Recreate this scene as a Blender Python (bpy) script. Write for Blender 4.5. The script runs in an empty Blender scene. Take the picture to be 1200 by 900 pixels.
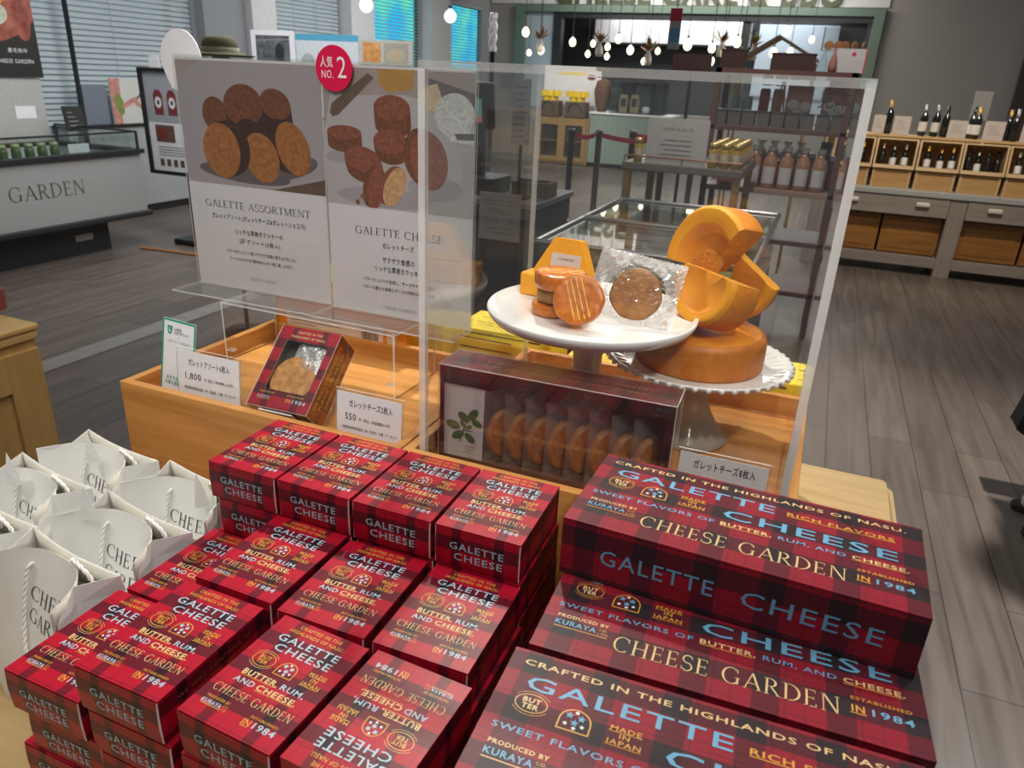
import bpy, bmesh, math, random
from mathutils import Vector, Matrix, Euler
random.seed(7)
PI = math.pi
SC = bpy.context.scene
COL = SC.collection

# ---------------------------------------------------------------- camera, world, lights, exposure
def make_camera():
    cd = bpy.data.cameras.new('camera'); co = bpy.data.objects.new('camera', cd); COL.objects.link(co)
    f, pitch, roll, yaw = 865.195, 0.395289, 0.0477204, -0.374563
    cy, sy, cp, sp, cr, sr = math.cos(yaw), math.sin(yaw), math.cos(pitch), math.sin(pitch), math.cos(roll), math.sin(roll)
    fwd = Vector((sy*cp, cy*cp, -sp)); right = Vector((cy, -sy, 0)); up = right.cross(fwd)
    r2 = cr*right + sr*up; u2 = -sr*right + cr*up
    m = Matrix((r2, u2, -fwd)).transposed().to_4x4(); m.translation = Vector((0.3176, -0.7306, 1.5))
    co.matrix_world = m
    cd.sensor_width = 36; cd.lens = f*36/1200; cd.clip_start = 0.02; cd.clip_end = 100
    cd.dof.use_dof = True; cd.dof.focus_distance = 0.95; cd.dof.aperture_fstop = 11
    SC.camera = co
make_camera()
SC.view_settings.view_transform = 'Standard'; SC.view_settings.look = 'None'
SC.view_settings.gamma = 1; SC.view_settings.use_curve_mapping = False
SC.view_settings.exposure = 0.72
SC.cycles.transparent_max_bounces = 40
SC.cycles.max_bounces = 10
SC.cycles.caustics_reflective = False; SC.cycles.caustics_refractive = False
SC.cycles.sample_clamp_indirect = 4

w = bpy.data.worlds.new('world'); SC.world = w; w.use_nodes = True
w.node_tree.nodes['Background'].inputs[0].default_value = (0.93, 0.96, 1.0, 1)
w.node_tree.nodes['Background'].inputs[1].default_value = 0.095

def spot(name, loc, target, power, col=(1, .9, .78), angle=60, blend=.5, radius=.04):
    l = bpy.data.lights.new(name, 'SPOT'); l.energy = power; l.color = col
    l.spot_size = math.radians(angle); l.spot_blend = blend; l.shadow_soft_size = radius
    o = bpy.data.objects.new(name, l); COL.objects.link(o); o.location = loc
    o.rotation_euler = (Vector(target)-Vector(loc)).to_track_quat('-Z', 'Y').to_euler()
    return o
def area(name, loc, size, power, col=(1, .95, .88), target=None):
    l = bpy.data.lights.new(name, 'AREA'); l.energy = power; l.color = col; l.shape = 'RECTANGLE'
    l.size, l.size_y = size
    o = bpy.data.objects.new(name, l); COL.objects.link(o); o.location = loc
    if target: o.rotation_euler = (Vector(target)-Vector(loc)).to_track_quat('-Z', 'Y').to_euler()
    return o
spot('key_spot', (-0.55, 1.35, 3.0), (0.05, 0.05, 1.0), 112, (1, .93, .83), 50, .6, .045)
spot('second_spot', (1.0, 0.9, 3.0), (0.1, 0.1, 1.0), 14, (1, .93, .83), 50, .7, .05)
spot('front_spot', (0.9, -1.7, 3.0), (-0.1, 0.1, 1.1), 16, (1, .94, .88), 45, .7, .12)
spot('poster_fill_spot', (-0.3, -1.7, 3.0), (-0.48, 0.34, 1.38), 62, (1, .96, .93), 26, .9, .10)  # unseen spot added to brighten the poster fronts
spot('case_fill_spot', (1.1, -1.0, 3.0), (0.13, 0.3, 1.18), 66, (1, .94, .86), 24, .9, .08)  # added front fill for the dim food inside the case
spot('bag_spot', (-1.2, -0.9, 3.0), (-0.5, -0.2, 1.0), 26, (1, .95, .88), 40, .7, .05)
spot('floor_spot', (1.6, 2.6, 3.1), (1.05, 2.2, 0.0), 300, (1, .94, .88), 75, .8, .05)
spot('cabinet_spot', (-0.6, 0.6, 3.0), (-1.5, 0.1, 0.7), 26, (1, .88, .70), 40, .8, .05)
spot('wine_spot', (1.2, 5.0, 3.0), (1.3, 6.9, 0.8), 130, (1, .88, .72), 75, .8, .05)
spot('rack_spot', (-0.2, 3.0, 3.1), (-0.1, 4.3, 1.1), 80, (1, .9, .8), 70, .8, .05)
spot('yellow_spot', (-4.2, 11.0, 3.0), (-4.3, 12.9, 1.3), 110, (1, .95, .85), 60, .8, .05)
area('freezer_light', (-3.2, 3.4, 3.1), (1.0, 2.5), 58, (.95, .97, 1), (-5.4, 3.6, .7))
area('window_side_light', (-4.4, 8.5, 3.2), (1.5, 3.5), 50, (.93, .96, 1))
area('hall_light', (-0.8, 9.0, 3.2), (3.0, 3.0), 110, (1, .95, .9))
area('sign_light', (-2.2, 12.8, 3.3), (4.5, .4), 50, (1, .97, .92), (-2.2, 14.2, 2.9))
area('kitchen_fill', (-2.2, 15.0, 2.95), (4.0, .8), 60, (.97, .98, 1))  # unseen area light added to brighten the kitchen interior
area('aisle_light', (0.2, -0.3, 3.2), (2.4, 1.6), 22, (1, .96, .92))

# ---------------------------------------------------------------- nodes / materials
MATS = {}
def nodes(name):
    m = bpy.data.materials.new(name); m.use_nodes = True; nt = m.node_tree; nt.nodes.clear()
    out = nt.nodes.new('ShaderNodeOutputMaterial'); MATS[name] = m
    return m, nt, out
def N(nt, t, **kw):
    n = nt.nodes.new(t)
    for k, v in kw.items(): setattr(n, k, v)
    return n
def setin(n, d):
    for k, v in d.items(): n.inputs[k].default_value = v
def c4(c): return (c[0], c[1], c[2], 1)
def ramp(nt, stops, interp='LINEAR'):
    r = N(nt, 'ShaderNodeValToRGB'); e = r.color_ramp; e.interpolation = interp
    while len(e.elements) < len(stops): e.elements.new(.5)
    for el, (p, c) in zip(e.elements, stops): el.position = p; el.color = c4(c)
    return r
def math_node(nt, op, a, b=None):
    n = N(nt, 'ShaderNodeMath', operation=op)
    for i, v in enumerate((a, b)):
        if v is None: continue
        if isinstance(v, (int, float)): n.inputs[i].default_value = v
        else: nt.links.new(v, n.inputs[i])
    return n.outputs[0]
def plain(name, col, rough=.5, metal=0, var=.06, scale=30, bump=0, coat=0, emit=0, sss=0):
    if name in MATS: return MATS[name]
    m, nt, out = nodes(name)
    b = N(nt, 'ShaderNodeBsdfPrincipled'); nt.links.new(b.outputs[0], out.inputs[0])
    setin(b, {'Roughness': rough, 'Metallic': metal, 'Coat Weight': coat})
    tc = N(nt, 'ShaderNodeTexCoord'); no = N(nt, 'ShaderNodeTexNoise'); setin(no, {'Scale': scale, 'Detail': 4})
    nt.links.new(tc.outputs['Object'], no.inputs['Vector'])
    r = ramp(nt, [(.3, [max(0, x*(1-var)) for x in col]), (.7, [min(1, x*(1+var)) for x in col])])
    nt.links.new(no.outputs[0], r.inputs[0]); nt.links.new(r.outputs[0], b.inputs['Base Color'])
    if bump:
        bp = N(nt, 'ShaderNodeBump'); setin(bp, {'Strength': bump, 'Distance': .002})
        nt.links.new(no.outputs[0], bp.inputs['Height']); nt.links.new(bp.outputs[0], b.inputs['Normal'])
    if emit:
        nt.links.new(r.outputs[0], b.inputs['Emission Color']); b.inputs['Emission Strength'].default_value = emit
    if sss:
        b.inputs['Subsurface Weight'].default_value = sss; setin(b, {'Subsurface Radius': (.01, .006, .003)})
    return m
def wood(name, c1, c2, axis=0, scale=6, rough=.42, stretch=14):
    if name in MATS: return MATS[name]
    m, nt, out = nodes(name)
    b = N(nt, 'ShaderNodeBsdfPrincipled'); nt.links.new(b.outputs[0], out.inputs[0]); b.inputs['Roughness'].default_value = rough
    tc = N(nt, 'ShaderNodeTexCoord'); mp = N(nt, 'ShaderNodeMapping')
    s = [scale*stretch/3]*3; s[axis] = scale*.35; mp.inputs['Scale'].default_value = s
    nt.links.new(tc.outputs['Object'], mp.inputs[0])
    no = N(nt, 'ShaderNodeTexNoise'); setin(no, {'Scale': 1.0, 'Detail': 6, 'Roughness': .6, 'Distortion': .8}); nt.links.new(mp.outputs[0], no.inputs[0])
    r = ramp(nt, [(.3, c1), (.5, [(a+d)/2 for a, d in zip(c1, c2)]), (.72, c2)]); nt.links.new(no.outputs[0], r.inputs[0])
    nt.links.new(r.outputs[0], b.inputs['Base Color'])
    bp = N(nt, 'ShaderNodeBump'); setin(bp, {'Strength': .15, 'Distance': .001}); nt.links.new(no.outputs[0], bp.inputs['Height']); nt.links.new(bp.outputs[0], b.inputs['Normal'])
    return m
def acrylic(name, tint=(.97, .98, .97), haze=0.0, f0=.045, hazecol=(.9, .9, .9), rough=.015):
    if name in MATS: return MATS[name]
    m, nt, out = nodes(name)
    tr = N(nt, 'ShaderNodeBsdfTransparent'); tr.inputs[0].default_value = c4(tint)
    gl = N(nt, 'ShaderNodeBsdfGlossy'); setin(gl, {'Color': (1, 1, 1, 1), 'Roughness': rough})
    lw = N(nt, 'ShaderNodeLayerWeight'); lw.inputs['Blend'].default_value = .5
    p = math_node(nt, 'POWER', lw.outputs['Facing'], 5.0); p = math_node(nt, 'MULTIPLY', p, 1-f0); p = math_node(nt, 'ADD', p, f0)
    mx = N(nt, 'ShaderNodeMixShader'); nt.links.new(p, mx.inputs[0]); nt.links.new(tr.outputs[0], mx.inputs[1]); nt.links.new(gl.outputs[0], mx.inputs[2])
    last = mx
    if haze:
        df = N(nt, 'ShaderNodeBsdfDiffuse'); df.inputs[0].default_value = c4(hazecol)
        m2 = N(nt, 'ShaderNodeMixShader'); m2.inputs[0].default_value = haze
        nt.links.new(mx.outputs[0], m2.inputs[1]); nt.links.new(df.outputs[0], m2.inputs[2]); last = m2
    nt.links.new(last.outputs[0], out.inputs[0])
    return m
def tartan(name, red=(.37, .004, .020), mid=(.10, .005, .014), dark=(.016, .006, .010), pu=.0475, pv=.036, rough=.38, big=False):
    m, nt, out = nodes(name)
    b = N(nt, 'ShaderNodeBsdfPrincipled'); nt.links.new(b.outputs[0], out.inputs[0]); setin(b, {'Roughness': rough, 'Specular IOR Level': .25})
    uv = N(nt, 'ShaderNodeUVMap'); sp = N(nt, 'ShaderNodeSeparateXYZ'); nt.links.new(uv.outputs[0], sp.inputs[0])
    ws = []; g = lambda v: (v, v, v)
    if big: RU = [(0, g(.05)), (.22, g(.9)), (.60, g(.12)), (.66, g(.45)), (.69, g(.08)), (.93, g(.4)), (.955, g(.05))]; RV = [(0, g(0)), (.10, g(.5)), (.125, g(0)), (.42, g(1)), (.86, g(0)), (.94, g(.45)), (.965, g(0))]
    else: RU = [(0, g(.0)), (.10, g(.30)), (.13, g(0)), (.40, g(.85)), (.62, g(.0)), (.84, g(.25)), (.87, g(.0))]; RV = [(0, g(0)), (.05, g(.55)), (.085, g(.0)), (.50, g(.95)), (.93, g(.0)), (.97, g(.5))]
    for o, p, st in ((sp.outputs[0], pu, RU), (sp.outputs[1], pv, RV)):
        f = math_node(nt, 'FRACT', math_node(nt, 'MULTIPLY', o, 1/p))
        r = ramp(nt, st, 'CONSTANT')
        nt.links.new(f, r.inputs[0]); ws.append(r.outputs[0])
    a = math_node(nt, 'ADD', ws[0], ws[1]); a = math_node(nt, 'MULTIPLY', a, .5)
    no = N(nt, 'ShaderNodeTexNoise'); setin(no, {'Scale': 900, 'Detail': 2}); nt.links.new(uv.outputs[0], no.inputs[0])
    a2 = math_node(nt, 'ADD', a, math_node(nt, 'MULTIPLY', math_node(nt, 'SUBTRACT', no.outputs[0], .5), .12))
    cr = ramp(nt, [(0, red), (.5, mid), (.95, dark)]); nt.links.new(a2, cr.inputs[0]); nt.links.new(cr.outputs[0], b.inputs['Base Color'])
    return m

M_RED = tartan('tartan_card')
M_REDBIG = tartan('tartan_card_large', (.25, .009, .022), (.085, .010, .018), (.022, .014, .018), .058, .05, .45, True)
M_REDIN = plain('dark_red_card', (.16, .008, .018), .5)
M_BLUE = plain('print_light_blue', (.36, .50, .58), .45)
M_SKY = plain('print_sky_blue', (.12, .33, .50), .45)
M_CREAM = plain('print_cream', (.66, .46, .21), .45)
M_GOLD = plain('print_gold', (.62, .29, .04), .35)
M_DIMGOLD = plain('print_dim_gold', (.30, .09, .03), .5)
M_CUT = plain('cut_card_edge', (.75, .62, .60), .6)
M_INK = plain('printed_ink', (.03, .03, .035), .5)
M_GREYINK = plain('printed_grey_ink', (.22, .21, .22), .5)
M_WHITE = plain('white_card', (.80, .79, .80), .5, var=.02)
M_PAPER = plain('white_bag_paper', (.80, .80, .77), .45, var=.03, scale=12, coat=.15)
M_PAPERIN = plain('bag_paper_inside', (.72, .69, .60), .6, var=.03)
M_CORD = plain('white_cord', (.88, .88, .86), .6)
M_OAK = wood('oiled_pine', (.46, .175, .035), (.74, .365, .105), 0)
M_OAKY = wood('oiled_pine_along', (.46, .175, .035), (.74, .365, .105), 1)
M_PALE = wood('pale_beech', (.42, .28, .115), (.54, .38, .18), 0, 8, .45)
M_CAB = wood('honey_birch', (.42, .25, .08), (.50, .31, .11), 2, 8, .4)
M_ACR = acrylic('clear_acrylic')
M_ACRCASE = acrylic('clear_acrylic_case', (.975, .98, .975), 0, .04)
M_EDGET = acrylic('acrylic_top_edge', (.93, .93, .92), .16, .10, (.92, .93, .90))
M_EDGE = acrylic('acrylic_edge', (.92, .92, .9), .55, .08, (.92, .93, .90))
M_FILM = acrylic('wrapper_film', (.97, .97, .97), .07, .06, (.95, .95, .95), .10)
M_CHINA = plain('glazed_white_china', (.86, .86, .84), .16, var=.015, coat=.4)
M_GREEN = plain('sage_paint', (.115, .17, .13), .5)
M_BLACK = plain('black_metal', (.012, .012, .013), .4)
M_STEEL = plain('brushed_steel', (.45, .45, .45), .3, 1)

# ---------------------------------------------------------------- mesh builder
class MB:
    def __init__(s): s.v = []; s.f = []; s.m = []; s.uv = []; s.sm = []
    def add(s, verts, faces, mat=0, uvs=None, smooth=False, T=None):
        b = len(s.v)
        for p in verts:
            p = Vector(p); s.v.append(tuple(T @ p if T else p))
        for i, f in enumerate(faces):
            s.f.append([b+k for k in f]); s.m.append(mat); s.sm.append(smooth)
            if uvs: s.uv.append([uvs[k] for k in f])
            else:
                P = [Vector(verts[k]) for k in f]; s.uv.append(face_uv(P))
        return s
    def box(s, lo, hi, mat=0, T=None, edge=None, faces='all'):
        x0, y0, z0 = lo; x1, y1, z1 = hi
        V = [(x0,y0,z0),(x1,y0,z0),(x1,y1,z0),(x0,y1,z0),(x0,y0,z1),(x1,y0,z1),(x1,y1,z1),(x0,y1,z1)]
        F = [[4,5,6,7],[3,2,1,0],[0,1,5,4],[1,2,6,5],[2,3,7,6],[3,0,4,7]]
        if edge is None: return s.add(V, F, mat, T=T)
        d = (x1-x0, y1-y0, z1-z0); k = d.index(min(d))
        for i, f in enumerate(F):
            ax = {0:2,1:2,2:1,3:0,4:1,5:0}[i]
            s.add(V, [f], mat if ax == k else edge, T=T)
        return s
    def lathe(s, prof, n=32, mat=0, T=None, smooth=True, a0=0, a1=2*PI):
        full = abs(a1-a0-2*PI) < 1e-6; m = n if full else n+1
        V = []; F = []
        for i in range(m):
            a = a0+(a1-a0)*i/n; V += [(r*math.cos(a), r*math.sin(a), z) for r, z in prof]
        k = len(prof)
        for i in range(n):
            j = (i+1) % m
            for q in range(k-1):
                F.append([i*k+q, j*k+q, j*k+q+1, i*k+q+1])
        s.add(V, F, mat, smooth=smooth, T=T)
        return s
    def tube(s, pts, r, n=8, mat=0, T=None, cap=True, closed=False):
        pts = [Vector(p) for p in pts]; L = len(pts); V = []; F = []
        up = Vector((0, 0, 1)); prev = None
        for i, p in enumerate(pts):
            d = (pts[(i+1) % L if closed else min(i+1, L-1)]-pts[(i-1) % L if closed else max(i-1, 0)]).normalized()
            if prev is None:
                a = d.cross(up)
                if a.length < 1e-4: a = d.cross(Vector((1, 0, 0)))
            else:
                a = prev-d*prev.dot(d)
            a.normalize(); prev = a; b = d.cross(a)
            rr = r[i] if isinstance(r, (list, tuple)) else r
            V += [p+a*(rr*math.cos(2*PI*k/n))+b*(rr*math.sin(2*PI*k/n)) for k in range(n)]
        for i in range(L if closed else L-1):
            j = (i+1) % L
            for k in range(n): F.append([i*n+k, i*n+(k+1) % n, j*n+(k+1) % n, j*n+k])
        s.add(V, F, mat, smooth=True, T=T)
        if cap and not closed:
            s.add(V, [list(range(n))[::-1], [(L-1)*n+k for k in range(n)]], mat, T=T)
        return s
    def prism(s, poly, h0, h1, mat=0, T=None, side=None):
        n = len(poly); V = [(x, y, h0) for x, y in poly]+[(x, y, h1) for x, y in poly]
        s.add(V, [list(range(n))[::-1], [n+i for i in range(n)]], mat, T=T)
        s.add(V, [[i, (i+1) % n, n+(i+1) % n, n+i] for i in range(n)], mat if side is None else side, T=T)
        return s
    def flat(s, poly, P, U, V, mat=0):
        P, U, V = Vector(P), Vector(U), Vector(V)
        s.add([P+U*x+V*y for x, y in poly], [list(range(len(poly)))], mat); return s
    def ring(s, cx, cy, rx, ry, t, P, U, V, mat=0, n=28, a0=0, a1=2*PI):
        P, U, V = Vector(P), Vector(U), Vector(V); VV = []; F = []
        for i in range(n+1):
            a = a0+(a1-a0)*i/n
            VV += [P+U*(cx+rx*math.cos(a))+V*(cy+ry*math.sin(a)), P+U*(cx+(rx-t)*math.cos(a))+V*(cy+(ry-t)*math.sin(a))]
        for i in range(n): F.append([2*i, 2*i+2, 2*i+3, 2*i+1])
        s.add(VV, F, mat); return s
    def text(s, st, cx, cy, cap, P, U, V, mat=0, width=None, serif=False, bold=0.0, align='C', vertical=False):
        vs, fs, x0, x1 = serif_mesh(st) if serif else text_mesh(st, bold)
        ch = 1.0 if serif else CAP
        sy = cap/ch; sx = sy if width is None else width/max(1e-6, x1-x0)
        off = {'C': -(x0+x1)/2*sx, 'L': -x0*sx, 'R': -x1*sx}[align]
        P, U, V = Vector(P), Vector(U), Vector(V)
        s.add([P+U*(cx+off+x*sx)+V*(cy-cap/2+y*sy) for x, y in vs], fs, mat); return s
    def build(s, name, mats, parent=None, bevel=0, seg=2, loc=None, rot=None, link=True):
        me = bpy.data.meshes.new(name); me.from_pydata([tuple(v) for v in s.v], [], s.f); 
        if not isinstance(mats, (list, tuple)): mats = [mats]
        for m in mats: me.materials.append(m)
        me.polygons.foreach_set('material_index', s.m); me.polygons.foreach_set('use_smooth', s.sm)
        ul = me.uv_layers.new(name='UVMap'); flatuv = [c for f in s.uv for uv in f for c in uv]; ul.data.foreach_set('uv', flatuv)
        me.update()
        o = bpy.data.objects.new(name, me)
        if link: COL.objects.link(o)
        if parent: o.parent = parent
        if loc is not None: o.location = loc
        if rot is not None: o.rotation_euler = rot
        if bevel:
            b = o.modifiers.new('bevel', 'BEVEL'); b.width = bevel; b.segments = seg; b.limit_method = 'ANGLE'; b.angle_limit = math.radians(40)
        return o
def face_uv(P):
    n = (P[1]-P[0]).cross(P[2]-P[0]) if len(P) > 2 else Vector((0, 0, 1))
    a = max(range(3), key=lambda i: abs(n[i]))
    i, j = {0: (1, 2), 1: (0, 2), 2: (0, 1)}[a]
    return [(p[i], p[j]) for p in P]

_TX = {}
def text_mesh(st, bold=0.0):
    k = (st, bold)
    if k not in _TX:
        cu = bpy.data.curves.new('lettering', 'FONT'); cu.body = st; cu.size = 1; cu.resolution_u = 2; cu.space_character = 1.13; cu.offset = bold; cu.fill_mode = 'FRONT'
        ob = bpy.data.objects.new('lettering', cu); COL.objects.link(ob)
        dg = bpy.context.evaluated_depsgraph_get(); dg.update(); me = ob.evaluated_get(dg).to_mesh()
        vs = [(v.co.x, v.co.y) for v in me.vertices]; fs = [list(p.vertices) for p in me.polygons]
        if fs and me.polygons[0].normal.z < 0: fs = [f[::-1] for f in fs]
        ob.evaluated_get(dg).to_mesh_clear(); bpy.data.objects.remove(ob); bpy.data.curves.remove(cu)
        xs = [v[0] for v in vs] or [0, 1]
        _TX[k] = (vs, fs, min(xs), max(xs))
    return _TX[k]
_v = text_mesh('H')[0]; CAP = max(v[1] for v in _v)-min(v[1] for v in _v)

# a Roman capital alphabet drawn from stems, hairlines and serifs
def _glyph(ch):
    Q = []; T, t, sf = .10, .04, .032
    R = lambda x0, y0, x1, y1: Q.append([(x0, y0), (x1, y0), (x1, y1), (x0, y1)])
    def stem(x, w=T, y0=0, y1=1, s0=True, s1=True):
        R(x-w/2, y0, x+w/2, y1)
        if s0: R(x-w/2-.07, y0, x+w/2+.07, y0+sf)
        if s1: R(x-w/2-.07, y1-sf, x+w/2+.07, y1)
    def diag(xa, ya, xb, yb, w): Q.append([(xa-w/2, ya), (xa+w/2, ya), (xb+w/2, yb), (xb-w/2, yb)])
    def arc(cx, cy, rx, ry, a0, a1, n=14, w=T, h=t):
        for i in range(n):
            a, b = [math.radians(a0+(a1-a0)*k/n) for k in (i, i+1)]
            o = lambda q: (cx+rx*math.cos(q), cy+ry*math.sin(q)); n_ = lambda q: (cx+(rx-w)*math.cos(q), cy+(ry-h)*math.sin(q))
            Q.append([o(a), o(b), n_(b), n_(a)])
    if ch == 'C': arc(.45, .5, .43, .52, 48, 312); R(.72, .70, .76, .93); adv = .86
    elif ch == 'G': arc(.45, .5, .43, .52, 48, 320); R(.72, .72, .76, .93); stem(.75, T, .05, .45, False, True); adv = .95
    elif ch == 'O': arc(.47, .5, .45, .52, 0, 360, 24); adv = .98
    elif ch == 'E': stem(.16); R(.16, 0, .58, t); R(.16, .49, .48, .49+t); R(.16, 1-t, .55, 1); R(.545, 0, .58, .2); R(.52, .82, .55, 1); R(.45, .42, .48, .60); adv = .68
    elif ch == 'L': stem(.16); R(.16, 0, .58, t); R(.545, 0, .58, .22); adv = .64
    elif ch == 'H': stem(.16); stem(.70); R(.16, .49, .70, .49+t); adv = .9
    elif ch == 'T': stem(.38, T, 0, 1, True, False); R(.02, 1-t, .74, 1); R(.02, .8, .05, 1); R(.71, .8, .74, 1); adv = .78
    elif ch == 'A': diag(.10, 0, .42, 1, t+.01); diag(.76, 0, .42, 1, T); R(.22, .33, .66, .33+t); R(.0, 0, .2, sf); R(.62, 0, .88, sf); adv = .86
    elif ch == 'N': stem(.15, t+.01, 0, 1); stem(.75, t+.01, 0, 1, False, True); diag(.75, 0, .17, 1, T); adv = .9
    elif ch == 'M': stem(.14, t+.01); stem(.90); diag(.5, .05, .16, 1, T); diag(.5, .05, .88, 1, t+.01); adv = 1.06
    elif ch == 'D': stem(.16); arc(.30, .5, .50, .5, -90, 90); R(.16, 0, .30, t); R(.16, 1-t, .30, 1); adv = .86
    elif ch == 'R': stem(.16); arc(.30, .74, .30, .26, -90, 90); R(.16, 1-t, .30, 1); R(.16, .48, .30, .48+t); diag(.70, 0, .34, .5, T); R(.6, 0, .82, sf); adv = .80
    elif ch == 'S': arc(.31, .745, .25, .27, 40, 270, 12, .07, .055); arc(.31, .265, .27, .28, -140, 90, 12, .07, .055); R(.50, .76, .53, .95); R(.06, .05, .09, .26); adv = .64
    else: adv = .45
    return Q, adv
def serif_mesh(st):
    k = ('serif', st)
    if k not in _TX:
        vs = []; fs = []; x = 0
        for c in st:
            Q, adv = _glyph(c)
            for q in Q:
                ar = sum(q[i][0]*q[(i+1) % 4][1]-q[(i+1) % 4][0]*q[i][1] for i in range(4))
                if ar < 0: q = q[::-1]
                fs.append(list(range(len(vs), len(vs)+4))); vs += [(x+a, b) for a, b in q]
            x += adv+.05
        xs = [v[0] for v in vs]; _TX[k] = (vs, fs, min(xs), max(xs))
    return _TX[k]

# ---------------------------------------------------------------- things
def tag(o, label=None, cat=None, group=None, kind=None):
    if label: o['label'] = label
    if cat: o['category'] = cat
    if group: o['group'] = group
    if kind: o['kind'] = kind
    return o
def thing(name, label, cat, loc=(0, 0, 0), rz=0, group=None):
    o = bpy.data.objects.new(name, None); COL.objects.link(o); o.location = loc
    o.rotation_euler = (0, 0, rz) if isinstance(rz, (int, float)) else rz
    o.empty_display_size = .02
    return tag(o, label, cat, group)
def dup(root, loc, rz=0, label=None, group=None):
    r = root.copy(); COL.objects.link(r); r.location = loc
    r.rotation_euler = (0, 0, rz) if isinstance(rz, (int, float)) else rz
    if label: r['label'] = label
    if group: r['group'] = group
    for ch in list(root.children):
        c = ch.copy(); COL.objects.link(c); c.parent = r
        for g in list(ch.children):
            d = g.copy(); COL.objects.link(d); d.parent = c
    return r
def struct(o): o['kind'] = 'structure'; return o

# ================================================================ SETTING
TZ = 0.787          # table top
def floor_mat():
    m, nt, out = nodes('vinyl_plank_floor')
    b = N(nt, 'ShaderNodeBsdfPrincipled'); nt.links.new(b.outputs[0], out.inputs[0]); setin(b, {'Roughness': .36})
    tc = N(nt, 'ShaderNodeTexCoord'); mp = N(nt, 'ShaderNodeMapping'); mp.inputs['Rotation'].default_value = (0, 0, PI/2)
    nt.links.new(tc.outputs['Object'], mp.inputs[0])
    br = N(nt, 'ShaderNodeTexBrick'); br.offset = .37; br.squash = 1
    setin(br, {'Color1': (.145, .116, .095, 1), 'Color2': (.108, .086, .071, 1), 'Mortar': (.03, .026, .022, 1), 'Scale': 1.0, 'Mortar Size': .0022, 'Brick Width': 1.2, 'Row Height': .185, 'Bias': 0})
    nt.links.new(mp.outputs[0], br.inputs[0])
    m2 = N(nt, 'ShaderNodeMapping'); m2.inputs['Scale'].default_value = (22, 1.6, 1); nt.links.new(tc.outputs['Object'], m2.inputs[0])
    no = N(nt, 'ShaderNodeTexNoise'); setin(no, {'Scale': 1.0, 'Detail': 6, 'Distortion': .5}); nt.links.new(m2.outputs[0], no.inputs[0])
    r = ramp(nt, [(.25, (.75, .74, .73)), (.75, (1.18, 1.18, 1.18))]); nt.links.new(no.outputs[0], r.inputs[0])
    mx = N(nt, 'ShaderNodeMix', data_type='RGBA', blend_type='MULTIPLY'); mx.inputs[0].default_value = 1
    nt.links.new(br.outputs[0], mx.inputs[6]); nt.links.new(r.outputs[0], mx.inputs[7]); nt.links.new(mx.outputs[2], b.inputs['Base Color'])
    r2 = ramp(nt, [(.3, (.30, .3, .3)), (.7, (.48, .48, .48))]); nt.links.new(no.outputs[0], r2.inputs[0]); nt.links.new(r2.outputs[0], b.inputs['Roughness'])
    bp = N(nt, 'ShaderNodeBump'); setin(bp, {'Strength': .12, 'Distance': .002}); nt.links.new(no.outputs[0], bp.inputs['Height']); nt.links.new(bp.outputs[0], b.inputs['Normal'])
    return m
struct(MB().box((-7.2, -2.5, -.1), (4.5, 15, 0)).build('floor', floor_mat()))
M_STRIPE = plain('pale_floor_strip', (.23, .215, .19), .4, var=.12, scale=14)
struct(MB().box((-3.31, .6, 0), (-3.16, 6.5, .003)).build('trim_1', M_STRIPE))
M_WALLG = plain('taupe_wall_paint', (.30, .275, .245), .8, var=.02)
M_WALLW = plain('pale_wall_paint', (.36, .37, .38), .8, var=.02)
struct(MB().box((-7, 14.2, 0), (-5.0, 14.35, 3.9)).box((.62, 14.2, 0), (4.2, 14.35, 3.9)).box((-5.0, 14.2, 2.66), (.62, 14.35, 3.9)).box((-5.0, 14.2, 0), (.62, 14.35, .95)).build('wall_far', M_WALLG))
# left wall with four window openings
XW = -6.4
wins = [(3.2, 6.25, .78, 3.2), (7.45, 9.05, 1.2, 3.2), (9.75, 11.35, 1.3, 3.05), (12.35, 13.85, 1.35, 2.68)]
mb = MB(); y = .5
for a, b, z0, z1 in wins:
    mb.box((XW-.2, y, 0), (XW, a, 3.9)); mb.box((XW-.2, a, 0), (XW, b, z0)); mb.box((XW-.2, a, z1), (XW, b, 3.9)); y = b
mb.box((XW-.2, y, 0), (XW, 14.2, 3.9))
struct(mb.build('wall_left', M_WALLW))
def sky_pane(name, c1, c2, st):
    m, nt, out = nodes(name); e = N(nt, 'ShaderNodeEmission'); e.inputs[1].default_value = st
    tc = N(nt, 'ShaderNodeTexCoord'); no = N(nt, 'ShaderNodeTexNoise'); setin(no, {'Scale': 2.2, 'Detail': 5}); nt.links.new(tc.outputs['Object'], no.inputs[0])
    r = ramp(nt, [(.38, c1), (.62, c2)]); nt.links.new(no.outputs[0], r.inputs[0]); nt.links.new(r.outputs[0], e.inputs[0]); nt.links.new(e.outputs[0], out.inputs[0]); return m
M_DUSK = sky_pane('dusk_outside', (.16, .34, .45), (.28, .5, .6), .55)
M_TREES = sky_pane('bright_garden_outside', (.02, .36, .62), (.10, .55, .42), .9)
M_SLAT = plain('grey_blind_slat', (.42, .46, .47), .55, var=.02)
M_FRAME = plain('window_frame_grey', (.10, .11, .12), .5)
blabel = ['closed grey venetian blind on the long left window', 'closed grey venetian blind behind the framed photograph', 'half open blind with blue light showing, nearer globe lamp', 'small half open blind with blue light near the far corner']
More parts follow.
